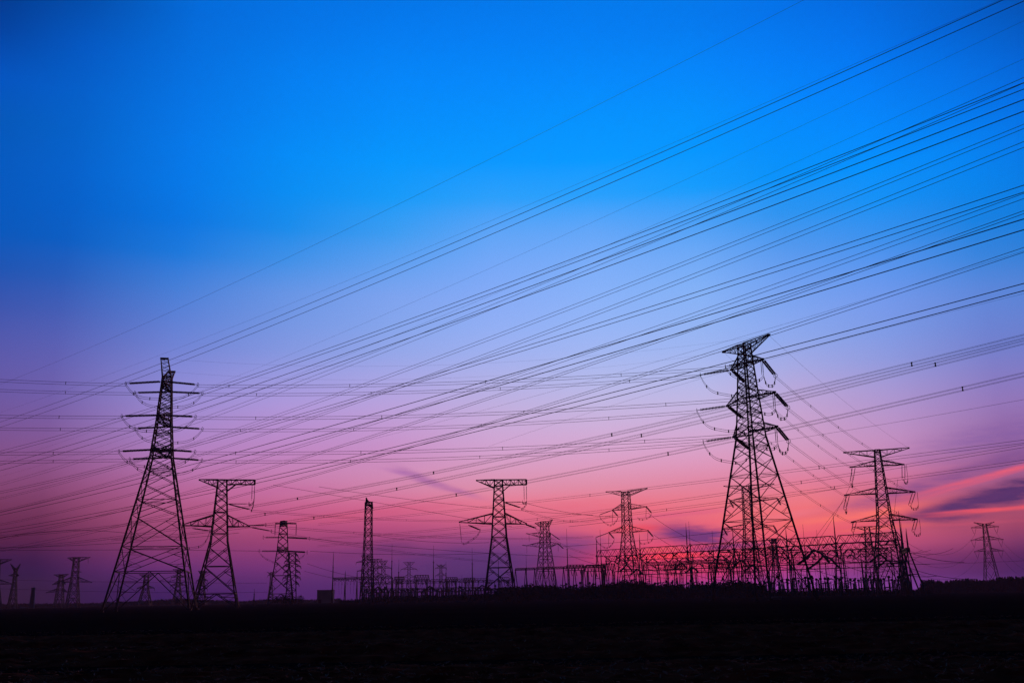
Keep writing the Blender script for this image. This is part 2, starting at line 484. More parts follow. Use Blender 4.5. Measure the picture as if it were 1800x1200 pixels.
def ring(T, P, axis, R=.45, name='corona_ring'):
    P = T.loc(P); ax = (T.loc(Vector(axis) + Vector((T.X, T.Y, 0)))); ax.normalize()
    a = Vector((0, 0, 1)); x = ax.cross(a).normalized() if abs(ax.z) < .9 else Vector((1, 0, 0)); y = ax.cross(x)
    mb = MB(); n = 14
    pts = [P + (x * math.cos(2 * math.pi * k / n) + y * math.sin(2 * math.pi * k / n)) * R for k in range(n + 1)]
    mb.tube(pts, .055, 4)
    return mb.build(name, STEEL, T.last)

def jumper(T, A, B, sag, sep=.45, r=.045, via=None, n=16):
    mb = MB(); A, B = T.loc(A), T.loc(B)
    for o in (0, sep):
        pts = []
        for k in range(n + 1):
            t = k / n
            pts.append(A.lerp(B, t) + Vector((0, 0, -sag * (1 - (2 * t - 1) ** 4) - o)))
        mb.tube(pts, r, 4)
    for t in (.12, .35, .65, .88):
        P = A.lerp(B, t) + Vector((0, 0, -sag * (1 - (2 * t - 1) ** 4)))
        mb.box(P + Vector((0, 0, -sep / 2)), .18, .18, sep + .25)
    return mb.build('jumper_wire', CABLE, T.root)

# ------------------------------------------------------------------ conductors
def spacer_mesh(P, h=.45, w=.16):
    mb = MB()
    mb.box(P + Vector((0, 0, h / 2)), w * 1.6, w * 1.6, w); mb.box(P - Vector((0, 0, h / 2)), w * 1.6, w * 1.6, w)
    mb.box(P, w * .8, w * .8, h)
    return mb

def wire_single(pts, r, label, group=None, material=None, name='overhead_wire', cat='wire'):
    mb = MB(); mb.tube(pts, r, 5)
    o = mb.build(name, material or CABLE, None, origin=pts[len(pts) // 2])
    return tag(o, label, cat, group)

def fit_parabola(ts, zs, ws):
    deg = min(2, len(ts) - 1)
    S = [[sum(w * t ** (i + j) for t, w in zip(ts, ws)) for j in range(deg + 1)] for i in range(deg + 1)]
    R = [sum(w * z * t ** i for t, z, w in zip(ts, zs, ws)) for i in range(deg + 1)]
    for i in range(deg + 1):
        p = max(range(i, deg + 1), key=lambda k: abs(S[k][i])); S[i], S[p] = S[p], S[i]; R[i], R[p] = R[p], R[i]
        for k in range(i + 1, deg + 1):
            f = S[k][i] / S[i][i]
            for j in range(i, deg + 1): S[k][j] -= f * S[i][j]
            R[k] -= f * R[i]
    c = [0] * (deg + 1)
    for i in reversed(range(deg + 1)):
        c[i] = (R[i] - sum(S[i][j] * c[j] for j in range(i + 1, deg + 1))) / S[i][i]
    return lambda t: sum(c[i] * t ** i for i in range(deg + 1))

def fit_wire(P0, d, pix, lo, hi, n=60):
    """sagging wire in the vertical plane through P0 along d, through the sighted points"""
    d = Vector((d[0], d[1], 0)).normalized(); ts, zs, ws = [], [], []
    for px, py in pix:
        P = on_plane(px, py, P0, d); ts.append((P - Vector(P0)).dot(d) / 100); zs.append(P.z)
        ws.append(1e4 / (P - CAM).length_squared)
    f = fit_parabola(ts, zs, ws)
    t0 = (on_plane(lo, 900, P0, d) - Vector(P0)).dot(d) / 100
    t1 = (on_plane(hi, 900, P0, d) - Vector(P0)).dot(d) / 100
    pts = []
    for k in range(n + 1):
        t = lerp(t0, t1, k / n)
        pts.append(Vector((P0[0] + d.x * t * 100, P0[1] + d.y * t * 100, f(t))))
    return pts, (f, d)



# ---- the two near circuits that pass over the field from the upper right to the lower left
# (points are sightings of each wire; every wire hangs in its own vertical plane)
def plan_line(az_deg, perp):
    a = rad(az_deg); n = Vector((math.cos(a), -math.sin(a), 0))
    return n * perp, Vector((math.sin(a), math.cos(a), 0))

AZL = -45.0
NEARW = {
 'a': (62, [(0,742.5),(300,630),(450,572),(900,384),(1350,186),(1762,0)], [(0,751),(450,583),(900,397),(1350,201.5),(1800,2)]),
 'd12': (62, [(0,792.5),(450,656),(900,495),(1350,323),(1800,145.5)], [(0,797.5),(450,662.5),(900,502),(1350,332),(1800,157)]),
 'd34': (50, [(0,817.5),(305,725),(450,675.5),(900,515.5),(1350,347),(1800,175.5)], [(0,827),(305,735),(450,687),(900,529.5),(1350,365),(1800,195.5)]),
 'h': (64, [(0,862.5),(305,793),(450,748.7),(600,706),(900,615.5),(1350,472.5),(1800,326)], [(0,867),(450,754),(600,712),(900,622.5),(1350,482.5),(1800,337.5)]),
 'i': (46, [(0,901),(250,837.5),(450,786),(600,743),(900,657.5),(1350,522.5),(1800,384.5)], [(0,905),(250,848),(450,796),(600,756),(900,671),(1350,539),(1800,404)]),
 'm': (54, [(0,930),(250,887),(450,842.5),(600,807),(900,734),(1350,619),(1800,498)], [(0,935),(250,893),(450,849),(600,814.5),(900,742),(1350,629),(1800,511)]),
}
FARW = {
 'c': (92, [(0,850),(305,750),(450,700),(900,522),(1350,332),(1800,136)], [(0,853),(305,757),(450,706),(900,529),(1350,341),(1800,146)]),
 'e': (92, [(0,875.5),(305,787),(450,740),(600,689),(900,578),(1350,402),(1800,217.5)], [(0,878),(305,791),(450,745),(600,693.7),(900,584),(1350,408),(1800,225.5)]),
 'g': (88, [(0,897),(250,829),(450,765),(600,717),(900,602.5),(1350,429.5),(1800,249.5)], [(0,899),(250,832.5),(450,768.3),(600,720),(900,608),(1350,437.5),(1800,259.5)]),
 'j': (90, [(0,920),(250,862.5),(450,806),(600,759),(900,660),(1350,504),(1800,340)], [(0,923),(250,865),(450,810),(600,763),(900,666),(1350,511),(1800,349)]),
 'k': (84, [(0,945),(240,890),(450,827.5),(600,781),(900,685),(1350,530),(1800,370.5)], [(0,948),(240,893),(450,831),(600,784),(900,689),(1350,535),(1800,375.5)]),
 'l': (86, [(0,962),(250,917),(450,859),(600,823),(900,726),(1350,585.5),(1800,436)], [(0,967),(250,920),(450,862),(600,826),(900,728.5),(1350,592),(1800,444)]),
}
EARTH = {
 'w': (88, [(0,675),(300,550),(450,478),(820,300),(900,260),(1350,32),(1415,0)]),
 'a1': (100, [(0,726),(280,622),(450,558),(900,374),(1350,179.5),(1757,0)]),
 'b1': (105, [(0,811),(450,649),(562,600),(900,453),(1241,300),(1350,250),(1800,36)]),
 'b2': (105, [(0,836),(450,690),(760,560),(900,503),(1350,306),(1800,105)]),
 'f1': (110, [(450,820),(900,707),(1350,578),(1800,441)]),
 'f2': (112, [(900,770),(1350,632),(1800,516)]),
 'f3': (112, [(1350,778),(1484,757),(1670,725),(1800,702)]),
}
NEAR_GROUP = 'twin wires of the nearer line over the field'
FAR_GROUP = 'twin wires of the farther line over the field'
NEAR_LABELS = {
 'a': 'highest heavy twin wires crossing the blue sky, meeting the frame at the top corner',
 'd12': 'dark twin wires tangled with thinner ones, second heavy pair below the top corner pair',
 'd34': 'dark widely spaced twin wires just under the tangled bunch of wires in the blue sky',
 'h': 'dark twin wires just below two thin pairs in the middle of the wire fan',
 'i': 'dark wide twin wires that cross two thin pairs high above the big tower',
 'm': 'lowest dark twin wires of the fan, passing just behind the raised top arm',
}
FAR_LABELS = {
 'c': 'thin twin wires that weave through the uppermost dark bunch in the blue sky',
 'e': 'upper of two evenly spaced thin twin wires in the open middle of the wire fan',
 'g': 'lower of two evenly spaced thin twin wires in the open middle of the wire fan',
 'j': 'thin twin wires directly above the dark wide pair that crosses a thin pair',
 'k': 'thin twin wires that cross the dark wide pair high above the big tower',
 'l': 'thin twin wires touching the raised tip of the top arm of the big tower',
}
def wire_pair(name, perp, lines, label, group, r, lo, hi):
    P0, d = plan_line(AZL, perp)
    both = [fit_wire(P0, d, w, lo, hi, 70)[0] for w in lines]
    mid = both[0][35]
    e = empty(name, mid); tag(e, label, 'wires', group)
    for pts in both:
        mb = MB(); mb.tube([p - mid for p in pts], r, 5); mb.build('wire', CABLE, e)
    return both
for k, v in NEARW.items(): wire_pair('twin_wire', v[0], v[1:], NEAR_LABELS[k], NEAR_GROUP, .026, -260, 2150)
for k, v in FARW.items(): wire_pair('twin_wire', v[0], v[1:], FAR_LABELS[k], FAR_GROUP, .025, -260, 2150)
EL_ = {
 'w': ('lone faint wire highest of all, leaving the frame through the middle of the top edge', -260, 1900, .018),
 'a1': ('faint wire hugging the upper side of the highest heavy twin wires', -260, 2150, .014),
 'b1': ('very faint lone wire between the corner pair and the tangled bunch of wires', -260, 2150, .013),
 'b2': ('very faint wire sinking into the tangled bunch of wires from above', -260, 2150, .013),
 'f1': ('hair thin wire just above the thin pair touching the big tower tip', 380, 2150, .013),
 'f2': ('hair thin wire just under the lowest dark twin wires of the fan', 860, 2150, .011),
 'f3': ('hair thin wire crossing the lilac sky alone above the flat topped tower', 1340, 2150, .014),
}
for k, v in EARTH.items():
    P0, d = plan_line(AZL, v[0]); lab, lo, hi, r = EL_[k]
    wire_single(fit_wire(P0, d, v[1], lo, hi, 70)[0], r, lab, 'earth wires above the power lines', name='earth_wire')

# ---- quad bundles with spacers that come in low from the right
def bundle(name, Pa, Pb, pts_a, pts_b, lo, hi, label, group, spx, r=.022, quad=.0):
    P0 = Vector((Pa.x, Pa.y, 0)); d = Vector((Pb.x - Pa.x, Pb.y - Pa.y, 0)).normalized()
    A = fit_wire(P0, d, pts_a, lo, hi, 60); B = fit_wire(P0, d, pts_b, lo, hi, 60)
    mid = A[0][30]; e = empty(name, mid); tag(e, label, 'wires', group)
    nrm = Vector((-d.y, d.x, 0))
    for pts in (A[0], B[0]):
        for s in ((-1, 1) if quad else (0,)):
            mb = MB(); mb.tube([p - mid + nrm * s * quad + Vector((0, 0, s * quad * .25)) for p in pts], r, 5); mb.build('wire', CABLE, e)
    for px in spx:
        t = (on_plane(px, 900, P0, d) - P0).dot(d) / 100
        za, zb = A[1][0](t), B[1][0](t); c = P0 + d * t * 100; c.z = (za + zb) / 2
        w = .17; mb = MB()
        h = za - zb
        for s in (-1, 1):
            mb.box(c - mid + Vector((0, 0, s * h / 2)), w, w, w * .9)
            if quad: mb.bar(c - mid + nrm * quad + Vector((0, 0, s * h / 2)), c - mid - nrm * quad - Vector((0, 0, s * h / 2)), .1)
        mb.box(c - mid, w * .6, w * .6, h)
        mb.build('spacer', STEEL, e)
QG = 'bundled wires with spacers coming in low across the lilac sky'
bundle('bundle_wire', at(1800, 900, 120), at(0, 900, 330),
       [(0,947),(320,901),(449,880),(522,869.5),(762,831),(860,811.5),(900,802.5),(1250,731),(1350,700.5),(1633,627),(1800,581)],
       [(0,950),(320,904),(449,883),(522,872.5),(762,835),(860,816),(900,806.5),(1250,735),(1350,706),(1633,633),(1800,587)], -200, 2200,
       'upper of two nearly touching spacer bundles in the lilac sky', QG, (522, 762, 1081, 1633), .021, .13)
bundle('bundle_wire', at(1800, 900, 125), at(0, 900, 345),
       [(0,962),(320,926),(466,904),(697,858.5),(860,824),(900,813.5),(1134,758),(1250,733),(1350,708),(1676,631),(1800,601)],
       [(0,965),(320,929),(466,907),(697,863),(860,828.5),(900,818),(1134,762),(1250,738),(1350,713),(1676,637),(1800,606)], -200, 2200,
       'lower of two nearly touching spacer bundles in the lilac sky', QG, (466, 697, 1134, 1676), .021, .13)
bundle('bundle_wire', at(1800, 900, 130), at(0, 900, 360),
       [(300,939),(465,922),(552,908),(657,890),(802,868),(928,843),(1180,794),(1350,758),(1720,674),(1800,654)],
       [(300,942),(465,925),(552,911),(657,894),(802,872),(928,847.5),(1180,799),(1350,764),(1720,680),(1800,660)], 200, 2200,
       'lone spacer bundle below the two touching ones, running on to the box armed tower', QG, (552, 802, 1180, 1720), .021, .13)
PG = 'twin wires passing low in front of the flat topped tower'
PL = [('uppermost of three twin wires passing before the flat topped tower', (1038, 1447),
       [(600,917),(930,877),(1038,868),(1138,856.5),(1280,841.5),(1447,819.5),(1800,771)], [(600,920),(930,880),(1038,871),(1138,860),(1280,846),(1447,824.5),(1800,776)], 172),
      ('middle one of three twin wires passing before the flat topped tower', (944, 1413),
       [(760,930),(944,911),(1047,898),(1138,884),(1280,865),(1413,844),(1800,781)], [(760,933),(944,914),(1047,901.5),(1138,888),(1280,869),(1413,848.5),(1800,786)], 180),
      ('lowest of three twin wires passing before the flat topped tower', (1002, 1172, 1471),
       [(800,938),(991,913),(1140,897),(1280,881),(1381,867),(1471,855),(1800,807)], [(800,941),(991,916),(1140,900),(1280,885),(1381,871),(1471,859.5),(1800,811.5)], 188)]
for lab, sp, A_, B_, D_ in PL:
    bundle('twin_wire', at(1800, 900, D_), at(600, 900, D_ + 210), A_, B_, 560, 2200, lab, PG, sp, .032)

# ---------------------------------------------------------------- generic pylon from sightings
def auto_levels(prof, foot, k, zmax):
    zs = [0, foot]; z = foot
    while True:
        w = 2 * half_at(prof, z); z2 = z + max(k * w, .9)
        if z2 > zmax - .35 * k * w: break
        zs.append(z2); z = z2
    zs.append(zmax)
    return zs

def pylon(name, label, cat, px, D, rz, prof, foot_py, arms, lw, bw, k=.9, group='lattice power towers', redundant=4.0):
    """prof: (py, half width in px) bottom to top; arms: (name, py root bottom, py root top, left tip, right tip)"""
    T = Tower(name, px, D, rz, lw, bw)
    tag(T.root, label, cat, group)
    phi = T.rz + math.atan2(T.X, T.Y); q = abs(math.cos(phi)) + abs(math.sin(phi))
    pr = []
    for py, hw in prof:
        z = 0.0 if not pr else T.z(py)
        pr.append((z, T.m(hw) / q))
    T.body(pr, auto_levels(pr, T.z(foot_py), k, pr[-1][0]), redundant)
    T.tips = {}
    for n_, (an, pb, pt, lt, rt) in enumerate(arms):
        for s, t in ((-1, lt), (1, rt)):
            if t is None: continue
            if isinstance(t, (int, float)): Lx, zt = abs(t), T.z((pb + pt) / 2 if len(str(t)) else pt)
            elif len(t) == 3: Lx, zt = t[0], T.z(t[1])
            else: Lx, zt = T.tip_from_px(s, *t)
            T.tips[(n_, s)] = T.arm(an, s, Lx, T.z(pb), T.z(pt), zt, n=4 if D < 350 else 3)
    return T

# ---------------------------------------------------------------- the two big towers
T1 = Tower('lattice_tower', 266, 240, 102, .38, .145)
tag(T1.root, 'tallest lattice tower at the frame side, seen end on with six pairs of sideways insulators', 'pylon', 'lattice power towers')
_q = 1.11
def hp(T, px, q): return T.m(px) / q
T1p = [(0, hp(T1, 76, _q)), (T1.z(806), hp(T1, 20, _q)), (T1.z(740), hp(T1, 13.5, _q)), (T1.z(662), hp(T1, 8.3, _q))]
lv1 = [0] + [T1.z(y) for y in (1005, 962, 907, 880, 851, 826, 806, 790, 776, 763, 751, 740, 729, 718, 707, 697, 688, 679, 670, 662)]
T1.body(T1p, lv1, 4.5)
EP = []
for s, L_, py in ((-1, 7.2, 643), (1, 7.2, 643)):
    EP.append(T1.arm('earth_wire_arm', s, L_, T1.z(664), T1.z(650) if False else T1.z(662) + .01, T1.z(642), n=5, tipw=1.6))
tips1 = {}
for i, (py, L_) in enumerate(((679.5, 6.3), (740, 8.3), (797, 7.3))):
    for s in (-1, 1):
        tips1[(i, s)] = T1.arm('cross_arm', s, L_, T1.z(py), T1.z(py - 13), T1.z(py), n=5)

T2 = Tower('lattice_tower', 1342, 220, -66, .31, .115)
tag(T2.root, 'big lattice tower rising above the substation with its top arm pointing up to one side', 'pylon', 'lattice power towers')
q2 = 1.37
T2p = [(0, hp(T2, 86, q2)), (T2.z(768), hp(T2, 25, q2)), (T2.z(690), hp(T2, 17.5, q2)), (T2.z(605), hp(T2, 10.5, q2))]
lv2 = [0] + [T2.z(y) for y in (968, 915, 872, 836, 806, 784, 768, 753, 739, 726, 714, 702, 691, 680, 669, 659, 649, 640, 631, 622, 613, 605)]
T2.body(T2p, lv2, 4.5)
tips2 = {}
pairs2 = [((1272, 618), (1351, 589), 605, 621), ((1286, 649), (1340, 632), 628, 641), ((1279, 712), (1361, 690), 688, 701), ((1290, 766), (1365, 751), 748, 759)]
for i, (l, r, pt, pb) in enumerate(pairs2):
    zl, zr = T2.tip_from_px(-1, *l), T2.tip_from_px(1, *r)
    z = (zl[1] + zr[1]) / 2
    for s, Lx in ((-1, zl[0]), (1, zr[0])):
        if i == 0: tips2[(i, s)] = T2.arm('earth_wire_arm', s, Lx, T2.z(pb), T2.z(pt), z, n=6)
        else: tips2[(i, s)] = T2.arm('cross_arm', s, Lx, z, z + 2.1, z, n=4)

# insulators and jumpers
d12 = (Vector((T2.X, T2.Y, 0)) - Vector((T1.X, T1.Y, 0))).normalized()
dl = Vector((-1, .02, 0)).normalized()
S1 = {}
left_px = {(0, -1): (221, 674), (0, 1): (237, 690), (1, -1): (214, 731), (1, 1): (237, 752.5), (2, -1): (209, 793), (2, 1): (228, 806.5)}
right_px = {(0, -1): (348, 676), (0, 1): (356, 691), (1, -1): (344, 732), (1, 1): (356, 753.5), (2, -1): (343, 793.5), (2, 1): (355, 808.5)}
for k, tip in tips1.items():
    l = on_plane(*left_px[k], tip, dl); r = on_plane(*right_px[k], tip, d12)
    insulator(T1, tip, l, .25); ring(T1, l, dl); insulator(T1, tip, r, .25); ring(T1, r, d12)
    jumper(T1, l, r, 3.3)
    S1[k] = (l, r)
S2 = {}
l2 = {(1, -1): (1231, 658.5), (1, 1): (1275, 644), (2, -1): (1225, 721), (2, 1): (1306, 699), (3, -1): (1236, 776), (3, 1): (1309, 761.5)}
r2 = {(1, -1): (1312, 674), (1, 1): (1363, 660), (2, -1): (1307, 736), (2, 1): (1385, 716), (3, -1): (1320, 791), (3, 1): (1386, 775)}
T3c = at(1569, 1040, 320); d23 = Vector((T3c.x - T2.X, T3c.y - T2.Y, 0)).normalized()
for k, tip in tips2.items():
    if k[0] == 0: continue
    l = on_plane(*l2[k], tip, -d12); r = on_plane(*r2[k], tip, d23)
    insulator(T2, tip, l, .27); ring(T2, l, d12); insulator(T2, tip, r, .22); ring(T2, r, d23)
    # jumper insulators hang from the arm end and hold the loop
    if k[1] < 0:
        jumper(T2, l, r, 3.4); S2[k] = (l, r); continue
    for o in (0.0, .55):
        tp = tip + (T2.w((0, 0, 0)) - T2.w((k[1], 0, 0))) * o
        insulator(T2, tp, tp + Vector((0, 0, -3.4)), .09, False, .3, 'jumper_insulator')
    low = tip + Vector((0, 0, -3.5))
    jumper(T2, l, low, 1.8); jumper(T2, low, r, 2.2, n=10)
    S2[k] = (l, r)

def catenary(A, B, sag, n=48):
    return [A.lerp(B, k / n) + Vector((0, 0, -4 * sag * (k / n) * (1 - k / n))) for k in range(n + 1)]

def span(name, A, B, sag, label, group, fr=(), sep=.6, r=.042):
    mid = A.lerp(B, .5); e = empty(name, mid); tag(e, label, 'wires', group)
    for o in (0, sep):
        mb = MB(); mb.tube([p - mid - Vector((0, 0, o)) for p in catenary(A, B, sag)], r, 5); mb.build('wire', CABLE, e)
    for f in fr:
        P = A.lerp(B, f) + Vector((0, 0, -4 * sag * f * (1 - f) - sep / 2)) - mid
        mb = MB(); mb.box(P, .10, .10, sep + .1); mb.box(P + Vector((0, 0, sep / 2)), .17, .17, .14); mb.build('spacer', STEEL, e)
    return e

def sag_for(A, B, px, py):
    """sag that makes the span between A and B pass through the sighted point"""
    d = B - A; P = on_plane(px, py, A, (d.x, d.y)); t = (P - A).dot(Vector((d.x, d.y, 0))) / Vector((d.x, d.y, 0)).length_squared
    return (lerp(A.z, B.z, t) - P.z) / (4 * t * (1 - t))

SG = 'level twin wires strung between the two big towers'
mids = {(0, -1): (900, 667), (0, 1): (900, 680), (1, -1): (900, 723), (1, 1): (900, 743), (2, -1): (900, 785), (2, 1): (900, 798.5)}
names = ['uppermost', 'middle', 'lowest']
for (i, s) in tips1:
    A = S1[(i, s)][1]; s2 = -s if False else s
    # near arm (-1) of the end-on tower feeds the near arm (+1) of the other one
    B = S2[(i + 1, -s)][0]
    span('twin_wire', A, B, sag_for(A, B, *mids[(i, s)]),
         'level twin wires between the two big towers, %s of the %s tier' % ('upper pair' if s < 0 else 'lower pair', names[i]), SG, [f + .03 * math.sin(i * 2.3 + s * 1.1) for f in (.09, .33, .59, .84)])
lefts = {(0, -1): (0, 666.5), (0, 1): (0, 684), (1, -1): (0, 729.5), (1, 1): (0, 751.5), (2, -1): (0, 795), (2, 1): (0, 810)}
for (i, s) in tips1:
    A = S1[(i, s)][0]; E = on_plane(*lefts[(i, s)], A, dl)
    B = A + (E - A) * 1.9; B.z = A.z + (E.z - A.z) * 2.4
    span('twin_wire', A, B, sag_for(A, B, *lefts[(i, s)]),
         'level twin wires from tallest tower to frame edge, %s of the %s tier' % ('upper pair' if s < 0 else 'lower pair', names[i]),
         'level twin wires from the end on tower to the frame edge', (.26 + .02 * i + .01 * s, .7))

# ---- flat topped tower next to the substation
T3 = pylon('lattice_tower', 'flat topped lattice tower at the substation end, three tiers of arms with hanging insulators', 'pylon', 1569, 320, -10,
  [(1040, 33), (915, 13), (790, 5)], 990,
  [('earth_wire_arm', 803, 791, (1484, 795), (1597, 787)), ('cross_arm', 818, 809, (1501, 820), (1588, 816)),
   ('cross_arm', 867, 857, (1491, 869), (1607, 864)), ('cross_arm', 914, 904, (1503, 916), (1611, 912))], .34, .15, .75)
hang = {(1, -1): [((1501, 822), (1496, 848))], (1, 1): [((1578, 817), (1578, 841))], (2, -1): [((1494, 870), (1488, 893))], (2, 1): [((1605, 867), (1598, 888))],
        (3, -1): [((1506, 918), (1503, 933))], (3, 1): [((1603, 915), (1598, 934))]}
T3e = {}
dg3 = Vector((.25, 1, 0)).normalized()
for k, lst in hang.items():
    for a, b in lst:
        tip = T3.tips[k]
        A = tip.copy(); B = A + Vector(((b[0] - a[0]) * T3.D / FPX, 1.2, -(b[1] - a[1]) * T3.D / FPX))
        for o in (-.45, .45):
            insulator(T3, A + Vector((o, 0, 0)), B + Vector((o, 0, 0)), .16, False)
        ring(T3, B, (0, 1, 0), .5)
        for o in (.9,):
            P = tip + Vector((o * k[1], 0, 0))
            insulator(T3, P, P + Vector((0, 0, -(b[1] - a[1]) * T3.D / FPX)), .07, False, .4, 'jumper_insulator')
            jumper(T3, B, P + Vector((0, 0, -(b[1] - a[1]) * T3.D / FPX)), 1.3, n=8)
        T3e[k] = B
SG3 = 'twin wires sloping from the big tower to the flat topped tower'
sag23 = {(1, 1): (1476, 751), (2, 1): (1440, 758), (3, 1): (1435, 811), (1, -1): (1400, 752), (2, -1): (1398, 811), (3, -1): (1407, 862)}
for (i, s) in S2:
    A = S2[(i, s)][1]; B = T3.tips[(i, s)] if True else None
    # strings on the arm ends
    e = A.lerp(B, .955); e.z = B.z - .5
    insulator(T3, B, e, .26)
    sg = sag_for(A, e, *sag23[(i, s)]); sg = min(max(sg, 1.0), 6.0)
    span('twin_wire', A, e, sg, '%s sloping twin wires ending on the %s arm of the flat topped tower' % (names[i - 1], 'tower side' if s < 0 else 'open side'),
         SG3, (.22, .42, .62, .82), .5, .034)
for s, lb in ((-1, 'foot'), (1, 'tip')):
    wire_single(catenary(tips2[(0, s)], T3.tips[(0, s)], 1.5), .02, 'hair thin earth wire from the %s of the raised arm to the flat topped tower' % lb, 'earth wires above the power lines', name='earth_wire')
    wire_single(catenary(EP[0 if s > 0 else 1], tips2[(0, s)], 4.0), .011, 'hair thin earth wire strung level between the big towers, %s' % ('front one' if s > 0 else 'rear one'), 'earth wires above the power lines', name='earth_wire')

# ---- box armed tension towers
def box_arm(T, side, Lx, zb, zt, wd=1.2, n=6, name='cross_arm'):
    """parallel-chord square truss sticking out from the body"""
    h0 = half_at(T.profile, zt); mb = MB(); lw, bw = T.lw * .7, T.bw * .8
    for j in (-1, 1):
        for z in (zb, zt):
            mb.bar((side * h0, j * wd / 2, z if z == zt else zb), (side * Lx, j * wd / 2, z), lw)
        for k in range(n):
            x0, x1 = lerp(side * h0, side * Lx, k / n), lerp(side * h0, side * Lx, (k + 1) / n)
            mb.bar((x1, j * wd / 2, zb), (x1, j * wd / 2, zt), bw * .8)
            mb.bar((x0, j * wd / 2, zb if k % 2 else zt), (x1, j * wd / 2, zt if k % 2 else zb), bw * .8)
    for k in range(n + 1):
        x0 = lerp(side * h0, side * Lx, k / n)
        mb.bar((x0, -wd / 2, zt), (x0, wd / 2, zt), bw * .7); mb.bar((x0, -wd / 2, zb), (x0, wd / 2, zb), bw * .7)
    mb.bar((side * h0, -wd / 2, zb - 2.2), (lerp(side * h0, side * Lx, .33), -wd / 2, zb), lw)
    mb.bar((side * h0, wd / 2, zb - 2.2), (lerp(side * h0, side * Lx, .33), wd / 2, zb), lw)
    mb.box((side * Lx, 0, (zb + zt) / 2), .5, wd + .5, zt - zb)
    mb.build(name, T.mat, T.root)
    return T.w((side * Lx, 0, zb))

TB = pylon('lattice_tower', 'box armed lattice tower directly beside the tallest tower', 'pylon', 379, 300, 12,
  [(1063, 39), (951, 15), (843, 7.8)], 1043,
  [('earth_wire_arm', 856, 843, (351, 843), None), ('cross_arm', 925, 905, (322, 922), (438, 924.5))], .38, .2, .72)
e = box_arm(TB, 1, TB.tip_from_px(1, 448, 843)[0], TB.z(851), TB.z(843))
TC = pylon('lattice_tower', 'box armed lattice tower standing alone in the middle in front of the pink sky', 'pylon', 879, 330, 4,
  [(1048, 29), (945, 13.5), (843, 7)], 1034,
  [('earth_wire_arm', 857, 843, (838, 844), None), ('cross_arm', 920, 902, (808, 917), (925, 920))], .38, .2, .72)
e2 = box_arm(TC, 1, TC.tip_from_px(1, 925, 843)[0], TC.z(852), TC.z(843))
def fitout(T, e, px0, y_arm, strs):
    """jumper struts below the box arm and sideways tension strings"""
    dn = T.m(28)
    E = e + Vector((0, 0, -dn))
    for o in (0, -T.m(4.2)):
        a = e + (T.w((1, 0, 0)) - T.w((0, 0, 0))) * o
        insulator(T, a, a + Vector((0, .3, -dn)), .13, False, .3, 'jumper_insulator')
    z = T.z(y_arm); root = T.w((half_at(T.profile, z), 0, z))
    end = Vector((E.x, E.y, z))
    insulator(T, root, root.lerp(end, .82), .14, True); jumper(T, root.lerp(end, .82), E, .4)
    ring(T, root.lerp(end, .82), (1, 0, 0), .5); ring(T, E, (1, 0, 0), .5)
    b = root + Vector((T.m(30), 8, -T.m(7)))
    insulator(T, root, b, .16, True); jumper(T, b, E + Vector((0, 0, -.4)), .6)
    ends = [b]
    for (ax, ay), (bx, by), dy in strs:
        A = at(ax, ay, T.Y); B = at(bx, by, T.Y + dy)
        insulator(T, A, B, .17, True); ring(T, B, (1, 0, 0), .5); ends.append(B)
    return ends
eB = fitout(TB, e, 449, 885, [((432, 923.5), (467, 922), -3), ((440, 926), (477, 933), 5), ((338, 928), (369, 932.5), 5), ((350, 924), (322, 923), -3)])
eC = fitout(TC, e2, 925, 882, [((924, 921), (942, 928), 6), ((823, 922), (844, 931), 5)])
# drop strut with its loop under the free arm
A = TC.tips[(1, -1)]
insulator(TC, A, A + Vector((TC.m(3), .2, -TC.m(34))), .12, False, .3, 'jumper_insulator')
jumper(TC, A + Vector((TC.m(3), .2, -TC.m(34))), eC[2], 1.2)
A = TB.tips[(1, -1)]
jumper(TB, eB[3], A + Vector((-1, .2, -3.0)), 4.0)
GB = 'twin wires strung between the box armed towers and the substation'
span('twin_wire', eB[0], at(846, 914, 430), 1.0, 'twin wires leaving the top string of the box armed tower beside the tallest tower', GB, (.25, .6), .5)
span('twin_wire', eB[2], at(900, 988, 470), 1.2, 'twin wires falling from the lower arm of the box armed tower beside the tallest', GB, (.3, .7), .5)
span('twin_wire', eB[1], at(1043, 942, 440), 2.0, 'long dotted twin wires passing the bare column tower at half height', GB, (.2, .5, .8), .5)
span('twin_wire', eC[0], at(1076, 905, 438), 3.4, 'twin wires from the upper string of the middle box armed tower', GB, (.4, .5), .5)
span('twin_wire', eC[1], at(1056, 975, 480), 2.0, 'twin wires from the lower arm of the middle box armed tower to the first gantry', GB, (.3, .6), .5)
span('twin_wire', eC[2], at(560, 1020, 560), 2.0, 'twin wires falling from the free arm of the middle box armed tower past the gas tank', GB, (.3, .6), .5) if False else None

